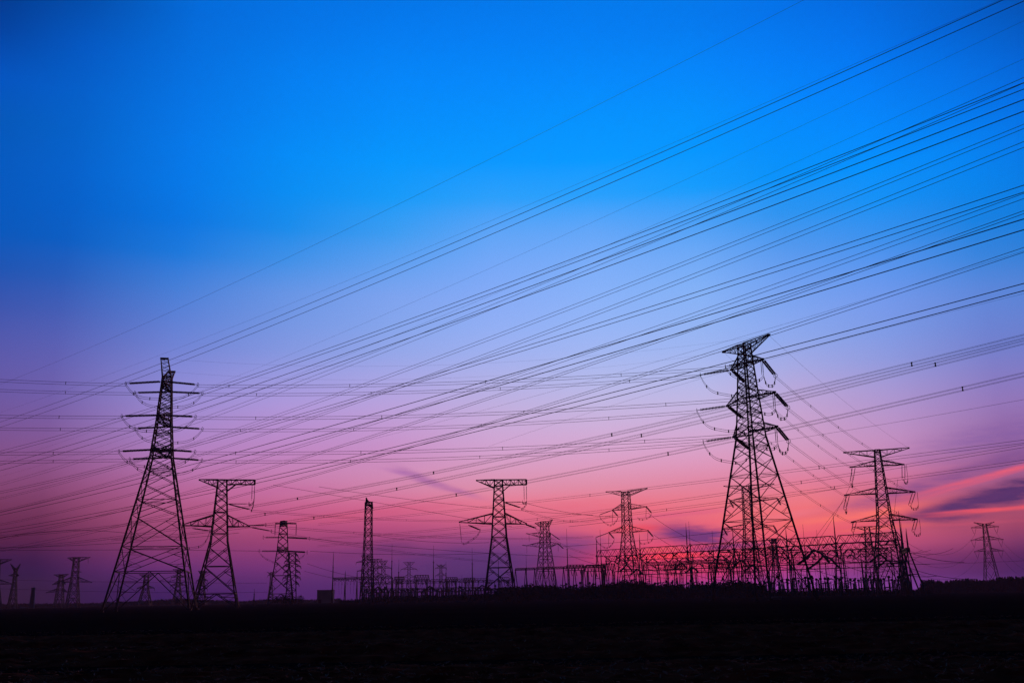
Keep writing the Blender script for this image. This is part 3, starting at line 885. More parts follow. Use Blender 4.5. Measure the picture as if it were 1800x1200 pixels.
# ---- more distant towers
TD = pylon('lattice_tower', 'lattice tower behind the gantries with wide flat top and two tiers of drooping insulators', 'pylon', 1108, 440, -28,
  [(1040, 25), (938, 9.5), (864, 7.5)], 1000,
  [('earth_wire_arm', 871, 863, (1066, 864), (1137, 858)), ('cross_arm', 895, 885, (1077, 896), (1136, 890)), ('cross_arm', 935, 925, (1070.5, 935.5), (1139, 932))], .30, .16, .85)
for k, sg in (((1, -1), -1), ((1, 1), 1), ((2, -1), -1), ((2, 1), 1)):
    t = TD.tips[k]
    B = t + Vector((2.4, 2, -2.6)); insulator(TD, t, B, .2, True)
    if sg < 0:
        C = t + Vector((-6.2, -3, -2.2)); insulator(TD, t, C, .18, True)
        insulator(TD, t, t + Vector((-.4, 0, -5.6)), .11, False, .4, 'jumper_insulator'); jumper(TD, C, t + Vector((-.4, 0, -5.7)), 1.6, n=8); jumper(TD, t + Vector((-.4, 0, -5.7)), B, .8, n=8)
    else:
        insulator(TD, t, t + Vector((-.4, 0, -4.6)), .11, False, .4, 'jumper_insulator'); jumper(TD, t + Vector((-4, 0, -4.2)), B, 1.6, n=8)
TE = pylon('lattice_tower', 'small lattice tower with uptilted top arm between the middle tower and the gantries', 'pylon', 960.5, 640, -30,
  [(1030, 22), (962, 10), (916, 7)], 1003,
  [('earth_wire_arm', 926, 917, (941, 919), (971, 913)), ('cross_arm', 944, 935, (930, 938), (968, 937)), ('cross_arm', 961, 952, (926, 958.5), (981, 955))], .34, .2, .85)
for k, v in (((1, 1), (6, 3, -4)), ((2, 1), (3.5, 3, -3)), ((2, -1), (-3, -2, .3)), ((1, -1), (-2, -2, .3))):
    t = TE.tips[k]; insulator(TE, t, t + Vector(v), .24, True)
    insulator(TE, t, t + Vector((0, 0, -5)), .12, False, .5, 'jumper_insulator')
TF = pylon('lattice_tower', 'end on lattice tower with a boxed head and two rows of level strings', 'pylon', 493, 440, 104,
  [(1062, 22), (968, 9.5), (916, 5.8)], 1043,
  [('earth_wire_arm', 924, 916, (6, 917, 0), (6, 917, 0)), ('cross_arm', 925, 917, (9, 922, 0), (9, 922, 0)), ('cross_arm', 968, 960, (10, 968, 0), (10, 968, 0))], .34, .18, .8)
_u = Vector((1, 0, 0))
for y, xs in ((944, (463, 544)), (968, (456, 540))):
    for x in xs:
        A = at(500, y, 439 if x < 500 else 442); B = at(x, y + (0 if x < 500 else 2), 437 if x < 500 else 446)
        insulator(TF, A, B, .42, True); ring(TF, B, (1, 0, 0), .8)
for sx in (-1, 1):
    m_ = MB(); A = TF.loc(at(501, 919.5, 440)); B = TF.loc(at(501 + sx * 17 + (3 if sx > 0 else 0), 919.7, 440)); m_.bar(A, B, .55)
    m_.build('jumper_arm', STEEL, TF.root)
    Bw = TF.w(B); insulator(TF, Bw, Bw + Vector((0, 0, -5.4)), .24, False, .4, 'jumper_insulator')
jumper(TF, at(458, 972, 437), at(492, 988, 440), 1.0); jumper(TF, at(508, 985, 442), at(536, 972, 446), 1.0)
TG = Tower('lattice_tower', 511, 560, 12, .5, .26)
tag(TG.root, 'dark narrow lattice tower with many short arms standing close behind the boxed head tower', 'pylon', 'lattice power towers')
pG = [(0, 2.9), (TG.z(972), 1.5)]; TG.body(pG, auto_levels(pG, 3, .8, pG[-1][0]), 9)
for y, w_ in ((976, 9), (986, 12), (995, 14), (1005, 13), (1015, 14), (1026, 12)):
    for s in (-1, 1):
        tp = TG.arm('cross_arm', s, TG.m(w_), TG.z(y), TG.z(y - 5), TG.z(y), n=2)
        insulator(TG, tp, tp + Vector((s * .5, 0, -1.4)), .35, False, .5)
TH = pylon('lattice_tower', 'tall bare column tower with a dark cluster at its pointed head, no arms', 'pylon', 645, 450, 20,
  [(1050, 13), (985, 8.8), (945, 7.2), (894, 6.5), (882, 6.5)], 1030, [], .34, .17, .85)
m_ = MB()
for a, b in (((643, 894), (644, 874)), ((646, 884), (644, 875)), ((650, 884), (644, 876)), ((655, 894), (654, 881)), ((643, 884), (656, 893)), ((643, 888), (655, 887)), ((648, 885), (655, 890))):
    m_.bar(TH.loc(at(a[0], a[1], 450)), TH.loc(at(b[0], b[1], 450)), .5)
m_.build('head_frame', STEEL, TH.root)
TI = pylon('lattice_tower', 'small flat topped lattice tower left standing between the brick chimney and the tallest tower', 'pylon', 127, 620, 10,
  [(1062, 12), (1022, 6.8), (979, 4.8)], 1050,
  [('earth_wire_arm', 986, 979, (119.5, 980), (158, 979)), ('cross_arm', 1022, 1014, (101, 1024), (161, 1023))], .4, .24, .9)
TI.root['label'] = 'small flat topped lattice tower, the larger of two overlapping ones by the chimney'
insulator(TI, at(155, 980, 620), at(155, 990, 620), .15, False, .4, 'jumper_insulator'); insulator(TI, at(128, 1003, 620), at(145, 1005, 622), .4, True)
TJ = pylon('lattice_tower', 'smaller lattice tower half hidden behind the flat topped one by the chimney', 'pylon', 103, 780, 5,
  [(1062, 9), (1025, 4.5), (1009, 3.2)], 1052,
  [('earth_wire_arm', 1014, 1009, (95, 1009.5), (120, 1008.5)), ('cross_arm', 1025, 1020, (92, 1027), (115, 1026)), ('cross_arm', 1039, 1034, (81, 1041), (118, 1040))], .42, .26, .9)
TK = pylon('lattice_tower', 'small tower with two raised horns beside the flat topped tower cut by the frame', 'pylon', 21, 680, 8,
  [(1063, 8), (1025, 3.6), (998, 2.6)], 1050,
  [('horn', 1003, 998, (19, 991), (35.6, 991)), ('cross_arm', 1012, 1008, (16, 1011), (33, 1011))], .4, .24, .9)
TL = pylon('lattice_tower', 'flat topped lattice tower cut through by the frame edge, arm reaching in', 'pylon', -14, 560, 5,
  [(1064, 15), (1025, 7), (983, 5)], 1046,
  [('earth_wire_arm', 991, 983, (-42, 984), (20, 983)), ('cross_arm', 1026, 1018, (-50, 1026), (22, 1026))], .4, .22, .9)
TM = pylon('lattice_tower', 'far lattice tower standing alone behind the dark conifers', 'pylon', 1746, 640, -12,
  [(1040, 15), (970, 6.5), (920, 3.2)], 1002,
  [('horn', 924, 920, (1712.5, 918), (1747, 917)), ('cross_arm', 927, 922, (1707.5, 927), (1755, 925)),
   ('cross_arm', 948, 942, (1707, 949.5), (1763, 947.5)), ('cross_arm', 968, 963, (1713, 969), (1763, 967.5))], .34, .18, 1.2, redundant=99)
TN = pylon('lattice_tower', 'lattice tower seen through the legs of the big tower above the substation', 'pylon', 1325, 470, -25,
  [(1045, 22), (928, 9), (854, 7)], 1005,
  [('earth_wire_arm', 861, 853, (1273, 854), (1360, 850)), ('cross_arm', 882, 874, (1283, 880), (1366, 875)), ('cross_arm', 930, 921, (1272, 928.5), (1360, 923.5))], .32, .18, .85)
for k in ((1, -1), (1, 1), (2, -1), (2, 1)):
    t = TN.tips[k]; insulator(TN, t, t + Vector((2, 2, -3.2)), .24, True)
TO = pylon('lattice_tower', 'lattice tower half hidden behind the flat topped tower at the end of the substation', 'pylon', 1536, 500, -10,
  [(1042, 14), (950, 5.5), (925, 4.5)], 1005,
  [('earth_wire_arm', 931, 925, (1501, 926), (1560, 924)), ('cross_arm', 943, 935, (1504, 942), (1556, 942)), ('cross_arm', 968, 960, (1508, 968), (1560, 967))], .3, .18, .9)
small = [
 (642, 900, 976, 12, [(979, 8), (987.5, 16), (1003, 14)], 'flat', 'distant tower overlapping the foot of the bare column tower on its outer side'),
 (660, 900, 982, 11, [(983, 10), (997, 12), (1010, 12)], 'flat', 'distant flat topped tower just beside the bare column tower'),
 (673, 1000, 985, 10, [(986, 7), (998, 13), (1012, 12)], 'flat', 'distant flat topped tower, second out from the bare column tower'),
 (718.5, 1150, 987.5, 8, [(988, 9.5), (1000, 13.5), (1014, 13)], 'flat', 'distant flat topped tower standing clear over the left switchyard'),
 (775, 1150, 992, 7, [(992, 7.5), (998, 9.5), (1011, 9)], 'horn', 'distant horned tower standing clear over the left switchyard'),
 (475, 1100, 1005, 6, [(1005, 7), (1011, 6)], 'horn', 'distant horned tower beside the foot of the boxed head tower'),
 (254, 760, 1009, 12, [(1010, 12), (1033, 14)], 'flat', 'distant tower seen between the legs of the tallest tower'),
 (311, 820, 1000, 9, [(1001, 10), (1014, 12), (1028, 12)], 'flat', 'distant tower seen behind the inner leg of the tallest tower'),
 (353, 800, 1003, 10, [(1004, 7), (1020, 9), (1034, 9)], 'flat', 'distant tower half behind the foot of the box armed tower'),
 (1368, 760, 946, 12, [(948, 12), (962, 16), (980, 16)], 'flat', 'distant tower seen in the gantries under the raised arm tower'),
]
for px, D, ty, bh, arms_, kind, lab in small:
    T = Tower('lattice_tower', px, D, 6, .55, .3); tag(T.root, lab, 'pylon', 'lattice power towers')
    H = T.z(ty); pr = [(0, T.m(bh) / 1.2), (H * .55, T.m(bh * .42) / 1.2), (H, T.m(bh * .3) / 1.2)]
    T.body(pr, auto_levels(pr, H * .12, .9, H), 99)
    for n_, (ay, aw) in enumerate(arms_):
        for s in (-1, 1):
            if n_ == 0 and kind == 'horn': T.arm('horn', s, T.m(aw), H * .93, H * .95, H * 1.01, 2)
            elif n_ == 0: T.arm('earth_wire_arm', s, T.m(aw), H * .90, H, H, 2)
            else:
                t = T.arm('cross_arm', s, T.m(aw), T.z(ay), T.z(ay - 4), T.z(ay), 2)
                insulator(T, t, t + Vector((s * .6, 0, -2.4)), .3, False, .6)

# wires from the far tower behind the conifers
GM = 'sagging wires of the far tower behind the conifers'
for n_, (k, l_, r_, sl, sr) in enumerate((((1, -1), (1590, 950), None, 9, 0), ((2, -1), (1590, 972), None, 9, 0), ((3, -1), (1600, 1000), None, 8, 0),
                      ((1, 1), None, (1830, 985), 0, 6), ((2, 1), None, (1830, 1000), 0, 6), ((3, 1), None, (1830, 1014), 0, 5))):
    t = TM.tips[k] + Vector((0, 0, -3.0))
    B = at(*(l_ or r_), 470 if l_ else 560)
    for s in (-1, 1):
        insulator(TM, TM.tips[k] + Vector((s * 3, 0, 0)) if s * k[1] < 0 else TM.tips[k], t + Vector((-k[1] * 1.5, 0, -1.5)), .12, False, .5)
    nm = ('top', 'middle', 'bottom')[n_ % 3]
    wire_single(catenary(t + Vector((-k[1] * 1.5, 0, -1.5)), B, sl or sr), .055,
        'sagging wire from the %s arm of the lone far tower %s' % (nm, 'toward the substation' if l_ else 'out of the frame'), GM, name='overhead_wire')

# further thin wires low over the horizon (each one sighted at three points)
LOWW = [
 ((0, 945), (120, 932), (235, 938), 420, 'faint low wire dipping in front of the tallest tower legs near the frame edge'),
 ((0, 962), (130, 958), (420, 936), 460, 'faint low wire rising gently behind the tallest tower legs'),
 ((0, 967), (130, 966), (460, 968), 470, 'faint level wire ending at the boxed head tower'),
 ((0, 1018), (130, 1021), (470, 1024), 700, 'faint level wire among the small distant towers at one side'),
 ((0, 1034), (130, 1038), (470, 1040), 720, 'lowest faint level wire among the small distant towers'),
 ((540, 990), (600, 1008), (700, 1022), 560, 'faint wire falling from the narrow dark tower to the first small gantry, upper'),
 ((535, 1003), (600, 1018), (690, 1026), 560, 'faint wire falling from the narrow dark tower to the first small gantry, lower'),
 ((545, 968), (700, 974), (860, 972), 470, 'faint level wire passing behind the bare column tower at mid height'),
 ((545, 946), (760, 965), (1043, 980), 470, 'faint wire from the boxed head tower dipping across the purple cloud'),
 ((655, 940), (760, 952), (860, 953), 470, 'faint wire leaving the bare column tower for the middle tower'),
 ((560, 855), (760, 882), (1043, 905), 480, 'hair thin wire slanting down over the pink sky above the bare column tower'),
 ((480, 852), (760, 900), (900, 925), 500, 'hair thin wire slanting down steeply over the pink sky, lower one'),
 ((925, 884), (1010, 902), (1100, 908), 440, 'faint sagging wire between the middle tower and the tower behind the gantries'),
 ((1150, 940), (1210, 975), (1260, 995), 450, 'faint wire falling from the drooping insulators to the gantry, lower'),
 ((1140, 902), (1200, 940), (1260, 962), 450, 'faint wire falling from the drooping insulators to the gantry, upper'),
 ((1000, 925), (1175, 904), (1480, 857), 300, 'lone dotted wire rising gently under the three twin wires'),
 ((990, 960), (1150, 947), (1290, 932), 460, 'faint level wire passing the red glow'),
 ((1610, 991), (1700, 989), (1830, 983), 600, 'nearly level wire crossing the foot of the lone far tower'),
 ((1500, 860), (1440, 935), (1415, 970), 330, 'steep wire dropping from the flat topped tower into the gantries'),
 ((1496, 850), (1470, 900), (1432, 958), 330, 'steep wire dropping beside another one into the gantries'),
 ((1578, 842), (1572, 900), (1566, 955), 322, 'steep wire dropping along the flat topped tower body'),
 ((1000, 975), (1030, 986), (1052, 992), 470, 'short faint wire running into the first gantry column'),
]
for a, b, c, D, lab in LOWW:
    A = at(*a, D); B = at(*c, D * 1.03)
    sg = sag_for(A, B, *b)
    wire_single(catenary(A, B, sg, 30), .075 if D > 400 else .045, lab, 'faint low wires near the horizon')
# ---------------------------------------------------------------- substation
def lattice_beam(A, B, h, w, name, parent, org, bays=8, chamfer=True, t=.16):
    mb = MB(); d = (B - A); Ln = d.length; dn = d.normalized(); s = Vector((-dn.y, dn.x, 0)) * w / 2; up = Vector((0, 0, h))
    A, B = A - org, B - org
    c = .07 if chamfer else 0
    At, Bt = A.lerp(B, c) + up, A.lerp(B, 1 - c) + up
    for j in (-1, 1):
        mb.bar(A + s * j, B + s * j, t); mb.bar(At + s * j, Bt + s * j, t); mb.bar(A + s * j, At + s * j, t); mb.bar(B + s * j, Bt + s * j, t)
        for k in range(bays):
            f0, f1 = k / bays, (k + 1) / bays
            mb.bar(At.lerp(Bt, f0) + s * j, A.lerp(B, lerp(c, 1 - c, (f0 + f1) / 2)) + s * j, t * .6)
            mb.bar(At.lerp(Bt, f1) + s * j, A.lerp(B, lerp(c, 1 - c, (f0 + f1) / 2)) + s * j, t * .6)
    for k in range(bays + 1):
        f = k / bays
        mb.bar(A.lerp(B, f) - s, A.lerp(B, f) + s, t * .6); mb.bar(At.lerp(Bt, f) - s, At.lerp(Bt, f) + s, t * .6)
    return mb.build(name, STEEL, parent)

def a_column(P, H, dirn, org, parent, spread=2.6, t=.32, spike=0):
    """A-frame column of two leaning tubes, with an optional lightning spike"""
    mb = MB(); P = P - org; n = Vector((dirn.x, dirn.y, 0)).normalized()
    top = P + Vector((0, 0, H))
    for s in (-1, 1): mb.tube([P + n * s * spread, P + n * s * spread * .5 + Vector((0, 0, H / 2)), top], [t * .5, t * .5, t * .42], 6)
    mb.bar(P + n * -spread * .55 + Vector((0, 0, H * .45)), P + n * spread * .55 + Vector((0, 0, H * .45)), t * .5)
    c = mb.build('column', STEEL, parent)
    if spike:
        m2 = MB(); m2.tube([top, top + Vector((0, 0, spike * .55)), top + Vector((0, 0, spike))], [t * .55, t * .35, t * .12], 6)
        m2.build('lightning_spike', STEEL, c)
    return c

def string(A, B, org, parent, r=.22, name='insulator_string'):
    mb = MB(); A, B = A - org, B - org
    n = max(5, int((B - A).length / .45)); pts, rs = [], []
    for k in range(n):
        for f, rr in ((0, r * .35), (.3, r), (.6, r), (.8, r * .35)): pts.append(A.lerp(B, (k + f) / n)); rs.append(rr)
    mb.tube(pts, rs, 5); return mb.build(name, GLASS, parent)

def dropper(A, B, sag, org, parent, r=.05, name='dropper_wire'):
    mb = MB(); mb.tube([p - org for p in catenary(A, B, sag, 12)], r, 4); return mb.build(name, CABLE, parent)

def gantry(label, cols, beam_py0, h, w, spikes=None, depth=2.6, strings=3, t=.2, group='steel gantries of the substation', bays=10, slen=5.0):
    """cols: list of (px, D); beam bottom seen at beam_py0 for the first column, level in height"""
    base = [at(px, 1050, D) for px, D in cols]
    for b in base: b.z = 0
    Hs = solve_z(base[0].x, base[0].y, beam_py0)
    org = base[0].copy(); e = empty('gantry', org); tag(e, label, 'gantry', group)
    d = (base[-1] - base[0]).normalized(); n = Vector((-d.y, d.x, 0))
    for i, b in enumerate(base):
        a_column(b, Hs + h * .6, n, org, e, depth, t * 2.2, (spikes[i] if spikes else 0))
    for i, (a, b) in enumerate(zip(base, base[1:])):
        A, B = a + Vector((0, 0, Hs)), b + Vector((0, 0, Hs))
        lattice_beam(A, B, h, w, 'lattice_beam', e, org, bays, True, t)
        for k in range(strings):
            f = (k + .7 + random.uniform(-.12, .12)) / (strings + .4); P = A.lerp(B, f)
            for s in (-1, 1):
                if random.random() < .18: continue
                Q = P + n * s * slen + Vector((0, 0, -slen * .42)) + d * s * .4
                string(P + n * s * w / 2, Q, org, e, .16 + slen * .04)
            dropper(P + n * slen + Vector((0, 0, -slen * .42)), P - n * slen + Vector((0, 0, -slen * .42)), 2.2, org, e)
            dropper(P - n * slen + Vector((0, 0, -slen * .42)), P - n * slen * 1.1 + Vector((random.uniform(-2, 2), 0, -Hs * .62)), -.6, org, e)
            if Hs > 14:
                C = P + n * slen + Vector((0, 0, -slen * .42))
                dropper(C, C + n * random.uniform(38, 52) + d * random.uniform(-6, 6) + Vector((0, 0, random.uniform(-1, .5))), random.uniform(1.5, 3.5), org, e, .06, 'strung_wire')
                if random.random() < .7: dropper(C, C + d * random.uniform(-6, 6) + Vector((0, 0, -Hs * .5)), random.uniform(-2, 2), org, e, .06)
                if random.random() < .5: string(P + d * 2, P + d * 2 + Vector((random.uniform(-1.5, 1.5), 0, -3.4)), org, e, .3)
    return e, Hs

# right yard: main row and the rows behind it
gantry('long main gantry with chamfered lattice beams and spiked columns, front row', [(1052, 500), (1129, 482), (1213, 462), (1296, 443), (1391, 424), (1478, 405), (1596, 385)], 978, 3.0, 1.8,
       (8, 8, 11, 8, 6, 10, 9), strings=4, t=.22, bays=5, slen=4.2)
gantry('second tall gantry row just behind the main one, reaching a little lower', [(1068, 560), (1140, 542), (1222, 522), (1305, 503), (1398, 480), (1486, 460), (1592, 440)], 986, 2.6, 1.6, None, strings=4, t=.2, bays=6, slen=4.2)
gantry('third tall gantry row deepest in the yard under the raised arm tower', [(1250, 600), (1320, 585), (1400, 565), (1490, 545), (1575, 525)], 985, 2.4, 1.5, None, strings=4, t=.2, bays=6, slen=4.2)
gantry('lower gantry row with short bays between the drooping insulator tower and the big tower', [(1134, 520), (1160, 515), (1190, 508), (1218, 503), (1250, 497), (1285, 490)], 994, 1.6, 1.4, None, strings=1, t=.22, bays=6, slen=3)
gantry('low gantry row of close set columns running from the middle tower to the tall gantries', [(907, 560), (925, 556), (941, 553), (957, 549), (975, 545), (992, 541), (1011, 538), (1028, 534), (1046, 531), (1066, 527)], 1002, 1.1, 1.2, None, strings=0, t=.22, bays=5)
gantry('small three bay gantry with pointed A frame columns nearest the grey block building', [(584, 600), (606, 600), (627, 600), (655, 600), (690, 600)], 1018, 1.0, 1.2, (14, 4.5, 4.5, 0, 0), strings=3, t=.24, bays=6, slen=2.2)
gantry('low gantry row crossing the dense left switchyard', [(690, 640), (722, 640), (756, 640), (790, 640), (824, 640), (858, 640)], 1022, 1.1, 1.2, None, strings=3, t=.24, bays=6, slen=2.4)
gantry('lowest front gantry row of the left switchyard, ending at the bare column tower', [(640, 560), (662, 560), (690, 560), (718, 560), (748, 560), (776, 560), (806, 560), (836, 560), (862, 560)], 1037, .7, 1.0, None, strings=2, t=.24, bays=4, slen=1.8)
gantry('low rear gantry row in the left switchyard behind the others', [(640, 760), (680, 760), (730, 760), (780, 760), (830, 760), (870, 760), (905, 760)], 1026, 1.2, 1.2, None, strings=2, t=.28, bays=6, slen=2.4)

def portal(px0, px1, D, py_top, h, label):
    a, b = at(px0, 1050, D), at(px1, 1050, D); a.z = b.z = 0; c = (a + b) / 2
    H = solve_z(c.x, c.y, py_top); e = empty('portal_frame', c); tag(e, label, 'gantry', 'deep topped portal frames')
    d = (b - a).normalized(); n = Vector((-d.y, d.x, 0)) * 4
    for P in (a, b):
        mb = MB()
        for s in (0, 1):
            for q in (-.4, .4):
                mb.bar(P - c + n * s + d * q, P - c + n * s + d * q * .6 + Vector((0, 0, H - h)), .22)
            for k in range(8):
                z0, z1 = (H - h) * k / 8, (H - h) * (k + 1) / 8
                mb.bar(P - c + n * s + d * (-.4 if k % 2 else .4) + Vector((0, 0, z0)), P - c + n * s + d * (.4 if k % 2 else -.4) + Vector((0, 0, z1)), .1)
        mb.build('column', STEEL, e)
    for s in (0, 1):
        lattice_beam(a + n * s + Vector((0, 0, H - h)) - d * 1.2, b + n * s + Vector((0, 0, H - h)) + d * 1.2, h, .9, 'lattice_beam', e, c, 5, True, .17)
    for k in range(3):
        P = a.lerp(b, (k + .5) / 3) + Vector((0, 0, H - h)); string(P, P + Vector((.6, -.8, -2.6)), c, e, .26)
    return e
for a_ in ((731, 750, 560, 1010, 2.6, 'deep topped portal frame below the clear flat topped distant tower'),
           (786, 801, 570, 1014, 2.2, 'deep topped portal frame between the clear horned tower and a thin mast'),
           (818, 832, 570, 1015, 2.0, 'deep topped portal frame against the slanting leg of the middle tower'),
           (696, 706, 575, 1013, 1.6, 'small portal frame by the first thin mast of the left yard'),
           (879, 893, 560, 1014, 1.8, 'deep topped portal frame seen between the middle tower legs'),
           (1001, 1025, 470, 992, 2.4, 'wide portal frame next to the lone thin mast, nearer the middle tower'),
           (1035, 1062, 470, 992, 2.8, 'wide portal frame at the foot of the first tall gantry column'),
           (1063, 1080, 480, 990, 2.8, 'portal frame just behind the first tall gantry column'),
           (1258, 1290, 450, 988, 2.6, 'portal frame beside the outer leg of the raised arm tower'),
           (1176, 1202, 455, 992, 2.2, 'portal frame below the red glow')):
    portal(*a_)

# tubular busbars on posts
def busbar(px0, D0, px1, D1, py, label, step=13.0):
    a, b = at(px0, 1050, D0), at(px1, 1050, D1); a.z = b.z = 0
    H = solve_z(a.x, a.y, py); e = empty('tubular_busbar', a); tag(e, label, 'busbar', 'tubular busbars of the substation')
    d = (b - a); n = max(2, int(d.length / step)); off = Vector((0, 0, H))
    mb = MB(); mb.tube([off, (b - a) + off], .2, 6); mb.build('bus_tube', STEEL, e)
    for k in range(n + 1):
        P = d * (k / n); m2 = MB(); m2.bar(P, P + Vector((0, 0, H * .55)), .34); m2.box(P + Vector((0, 0, H * .55)), .9, .9, .12); m2.build('post', STEEL, e)
        string(a + P + Vector((0, 0, H * .56)), a + P + Vector((0, 0, H - .1)), a, e, .26, 'post_insulator')
        if k < n and k % 2 == 0:
            m3 = MB(); s = d.normalized()
            c0 = P + s * 3 + off
            g = 1 + 1.0 * (k % 3 == 0 and k > n * .5); m3.tube([c0, c0 + s * 2 * g + Vector((0, 0, 1.2 * g)), c0 + s * 3.6 * g + Vector((0, 0, 2.6 * g)), c0 + s * 5 * g + Vector((0, 0, 1.9 * g)), c0 + s * 6.5 * g + Vector((0, 0, .3))], .28 + .08 * g, 6); m3.build('bus_bow', STEEL, e)
busbar(1082, 455, 1590, 365, 1004, 'front tubular busbar with raised bows, upper one of the tall yard')
busbar(1100, 480, 1600, 400, 1010, 'rear tubular busbar with raised bows, lower one of the tall yard')
busbar(640, 520, 870, 520, 1041, 'tubular busbar low across the left switchyard')

# lightning masts
masts = [(1055.5, 930, 480), (996.5, 928, 520), (1212, 916, 440), (1253, 932, 470), (1413, 921, 400), (1437, 931, 420), (1385, 945, 520), (1573, 905, 420), (1586, 917, 430), (1594, 934, 440),
         (689, 955, 520), (586, 969, 640), (701, 983, 640), (762, 958, 560), (784, 986, 640), (830, 962, 500), (876, 975, 620), (925, 974, 640), (812, 1010, 600), (1512, 948, 400), (1350, 960, 520), (447, 1034, 420)]
mlab = ['mast touching the first tall gantry column', 'lone thin mast between the middle tower and the gantries', 'thick mast in front of the purple cloud', 'thin mast just past the purple cloud',
        'mast beside the foot of the raised arm tower, on its open side', 'second mast out from the raised arm tower foot', 'mast between the legs of the raised arm tower', 'tallest of three masts behind the flat topped tower leg',
        'middle one of three masts behind the flat topped tower leg', 'outermost of three masts behind the flat topped tower leg', 'dark mast close to the bare column tower, tallest in the left yard',
        'faint mast over the grey block building corner', 'short faint mast next to the dark one in the left yard', 'thin mast beside the clear horned tower', 'short faint mast behind the clear horned tower',
        'dark mast next to the leg of the middle tower', 'faint mast seen inside the middle tower', 'faint mast just outside the middle tower leg', 'very short mast between two deep topped portals', 'mast in front of the flat topped tower base',
        'faint mast deep in the gantries', 'short lone pole between the box armed and the boxed head tower']
for (px, py, D), lb in zip(masts, mlab):
    P = at(px, 1050, D); X = P.x
    for _ in range(3): X += (px - project((X, D, 0))[0]) * D / FPX * 0 + 0
    H = solve_z(X, D, py); P = Vector((X, D, 0))
    # keep the sighted column at half height
    X += (px - project((X, D, H * .8))[0]) * D / FPX; P.x = X
    mb = MB(); f = D / 480
    mb.tube([Vector((0, 0, 0)), Vector((0, 0, H * .35)), Vector((0, 0, H * .7)), Vector((0, 0, H * .72)), Vector((0, 0, H))], [.34 * f, .27 * f, .19 * f, .11 * f, .05 * f], 6)
    for z in (.35, .7): mb.tube([Vector((0, 0, H * z - .1)), Vector((0, 0, H * z + .1))], .4 * f, 8)
    mb.box((0, 0, .15), 1.1, 1.1, .3)
    o = mb.build('lightning_mast', STEEL); o.location = P; tag(o, lb, 'mast', 'lightning masts of the substation')

# leaning end supports by the flat topped tower
gantry('end frame of leaning legs beyond the flat topped tower, last of the substation', [(1597, 372), (1606, 352)], 972, 1.2, 1.0, (8, 7), depth=4.2, strings=0, t=.24, bays=4)

# switchgear on the ground: build one of each, copy the rest
def tall_switch():
    e = empty('circuit_breaker', (0, 0, 0)); tag(e, 'x', 'circuit breaker', 'circuit breakers of the yard')
    m = MB()
    for x in (-.5, .5): m.bar((x, 0, 0), (x, 0, 2.6), .22)
    m.bar((-.5, 0, .6), (.5, 0, 2.2), .1); m.box((0, 0, 2.7), 1.6, .8, .25); m.build('support', STEEL, e)
    string(Vector((0, 0, 2.8)), Vector((0, 0, 6.0)), Vector((0, 0, 0)), e, .34, 'post_insulator')
    string(Vector((0, 0, 6.1)), Vector((-1.7, 0, 6.7)), Vector((0, 0, 0)), e, .3, 'interrupter'); string(Vector((0, 0, 6.1)), Vector((1.7, 0, 6.7)), Vector((0, 0, 0)), e, .3, 'interrupter')
    return e
def disconnector():
    e = empty('disconnector', (0, 0, 0)); tag(e, 'x', 'disconnector', 'disconnectors of the yard')
    m = MB()
    for x in (-1.8, 1.8):
        m.bar((x, 0, 0), (x, 0, 3.0), .26)
    m.bar((-2.1, 0, 3.0), (2.1, 0, 3.0), .3); m.build('support', STEEL, e)
    for x in (-1.8, 1.8): string(Vector((x, 0, 3.1)), Vector((x, 0, 5.6)), Vector((0, 0, 0)), e, .28, 'post_insulator')
    m = MB(); m.tube([(-1.8, 0, 5.7), (0, 0, 5.8), (1.8, 0, 5.7)], .09, 5); m.build('switch_arm', STEEL, e)
    return e
def transformer_post():
    e = empty('current_transformer', (0, 0, 0)); tag(e, 'x', 'transformer post', 'slim transformer posts of the yard')
    m = MB(); m.bar((0, 0, 0), (0, 0, 2.4), .3); m.box((0, 0, 2.4), .8, .8, .3); m.build('support', STEEL, e)
    string(Vector((0, 0, 2.6)), Vector((0, 0, 6.2)), Vector((0, 0, 0)), e, .36, 'post_insulator')
    m = MB(); m.tube([(0, 0, 6.2), (0, 0, 6.5), (0, 0, 7.1), (0, 0, 7.3)], [.3, .55, .55, .2], 8); m.build('head_tank', STEEL, e)
    return e
zones = [
 ('right', 1345, 1600, 395, 455, 34, 'in the tall gantries, frame side of the big tower'),
 ('mid', 1060, 1340, 430, 500, 22, 'in the tall gantries, between the dark shrubs and the big tower'),
 ('left', 640, 900, 500, 660, 46, 'in the left switchyard'),
 ('gap', 905, 1050, 480, 560, 14, 'under the low gantry row past the middle tower'),
]
protos = {'tall_switch': (tall_switch, 'double headed circuit breaker '), 'disconnector': (disconnector, 'two post disconnector '), 'transformer_post': (transformer_post, 'slim transformer post ')}
rs = random.Random(3)
for pname, (fn, lab) in protos.items():
    root = None
    for zn, x0, x1, D0, D1, cnt, where in zones:
        for k in range(cnt):
            D = rs.uniform(D0, D1); px = lerp(x0, x1, (k + rs.uniform(.1, .9)) / cnt)
            P = at(px, 1050, D); P.z = 0
            if root is None: root = fn(); o = root
            else: o = copy_tree(root)
            o.location = P; o.rotation_euler = (0, 0, rs.choice((-.25, -.2, 1.3)) + rs.uniform(-.05, .05)); s = rs.uniform(.8, 1.12); o.scale = (1, 1, s)
            o['label'] = lab + where; o['group'] = o['category'] + 's ' + where

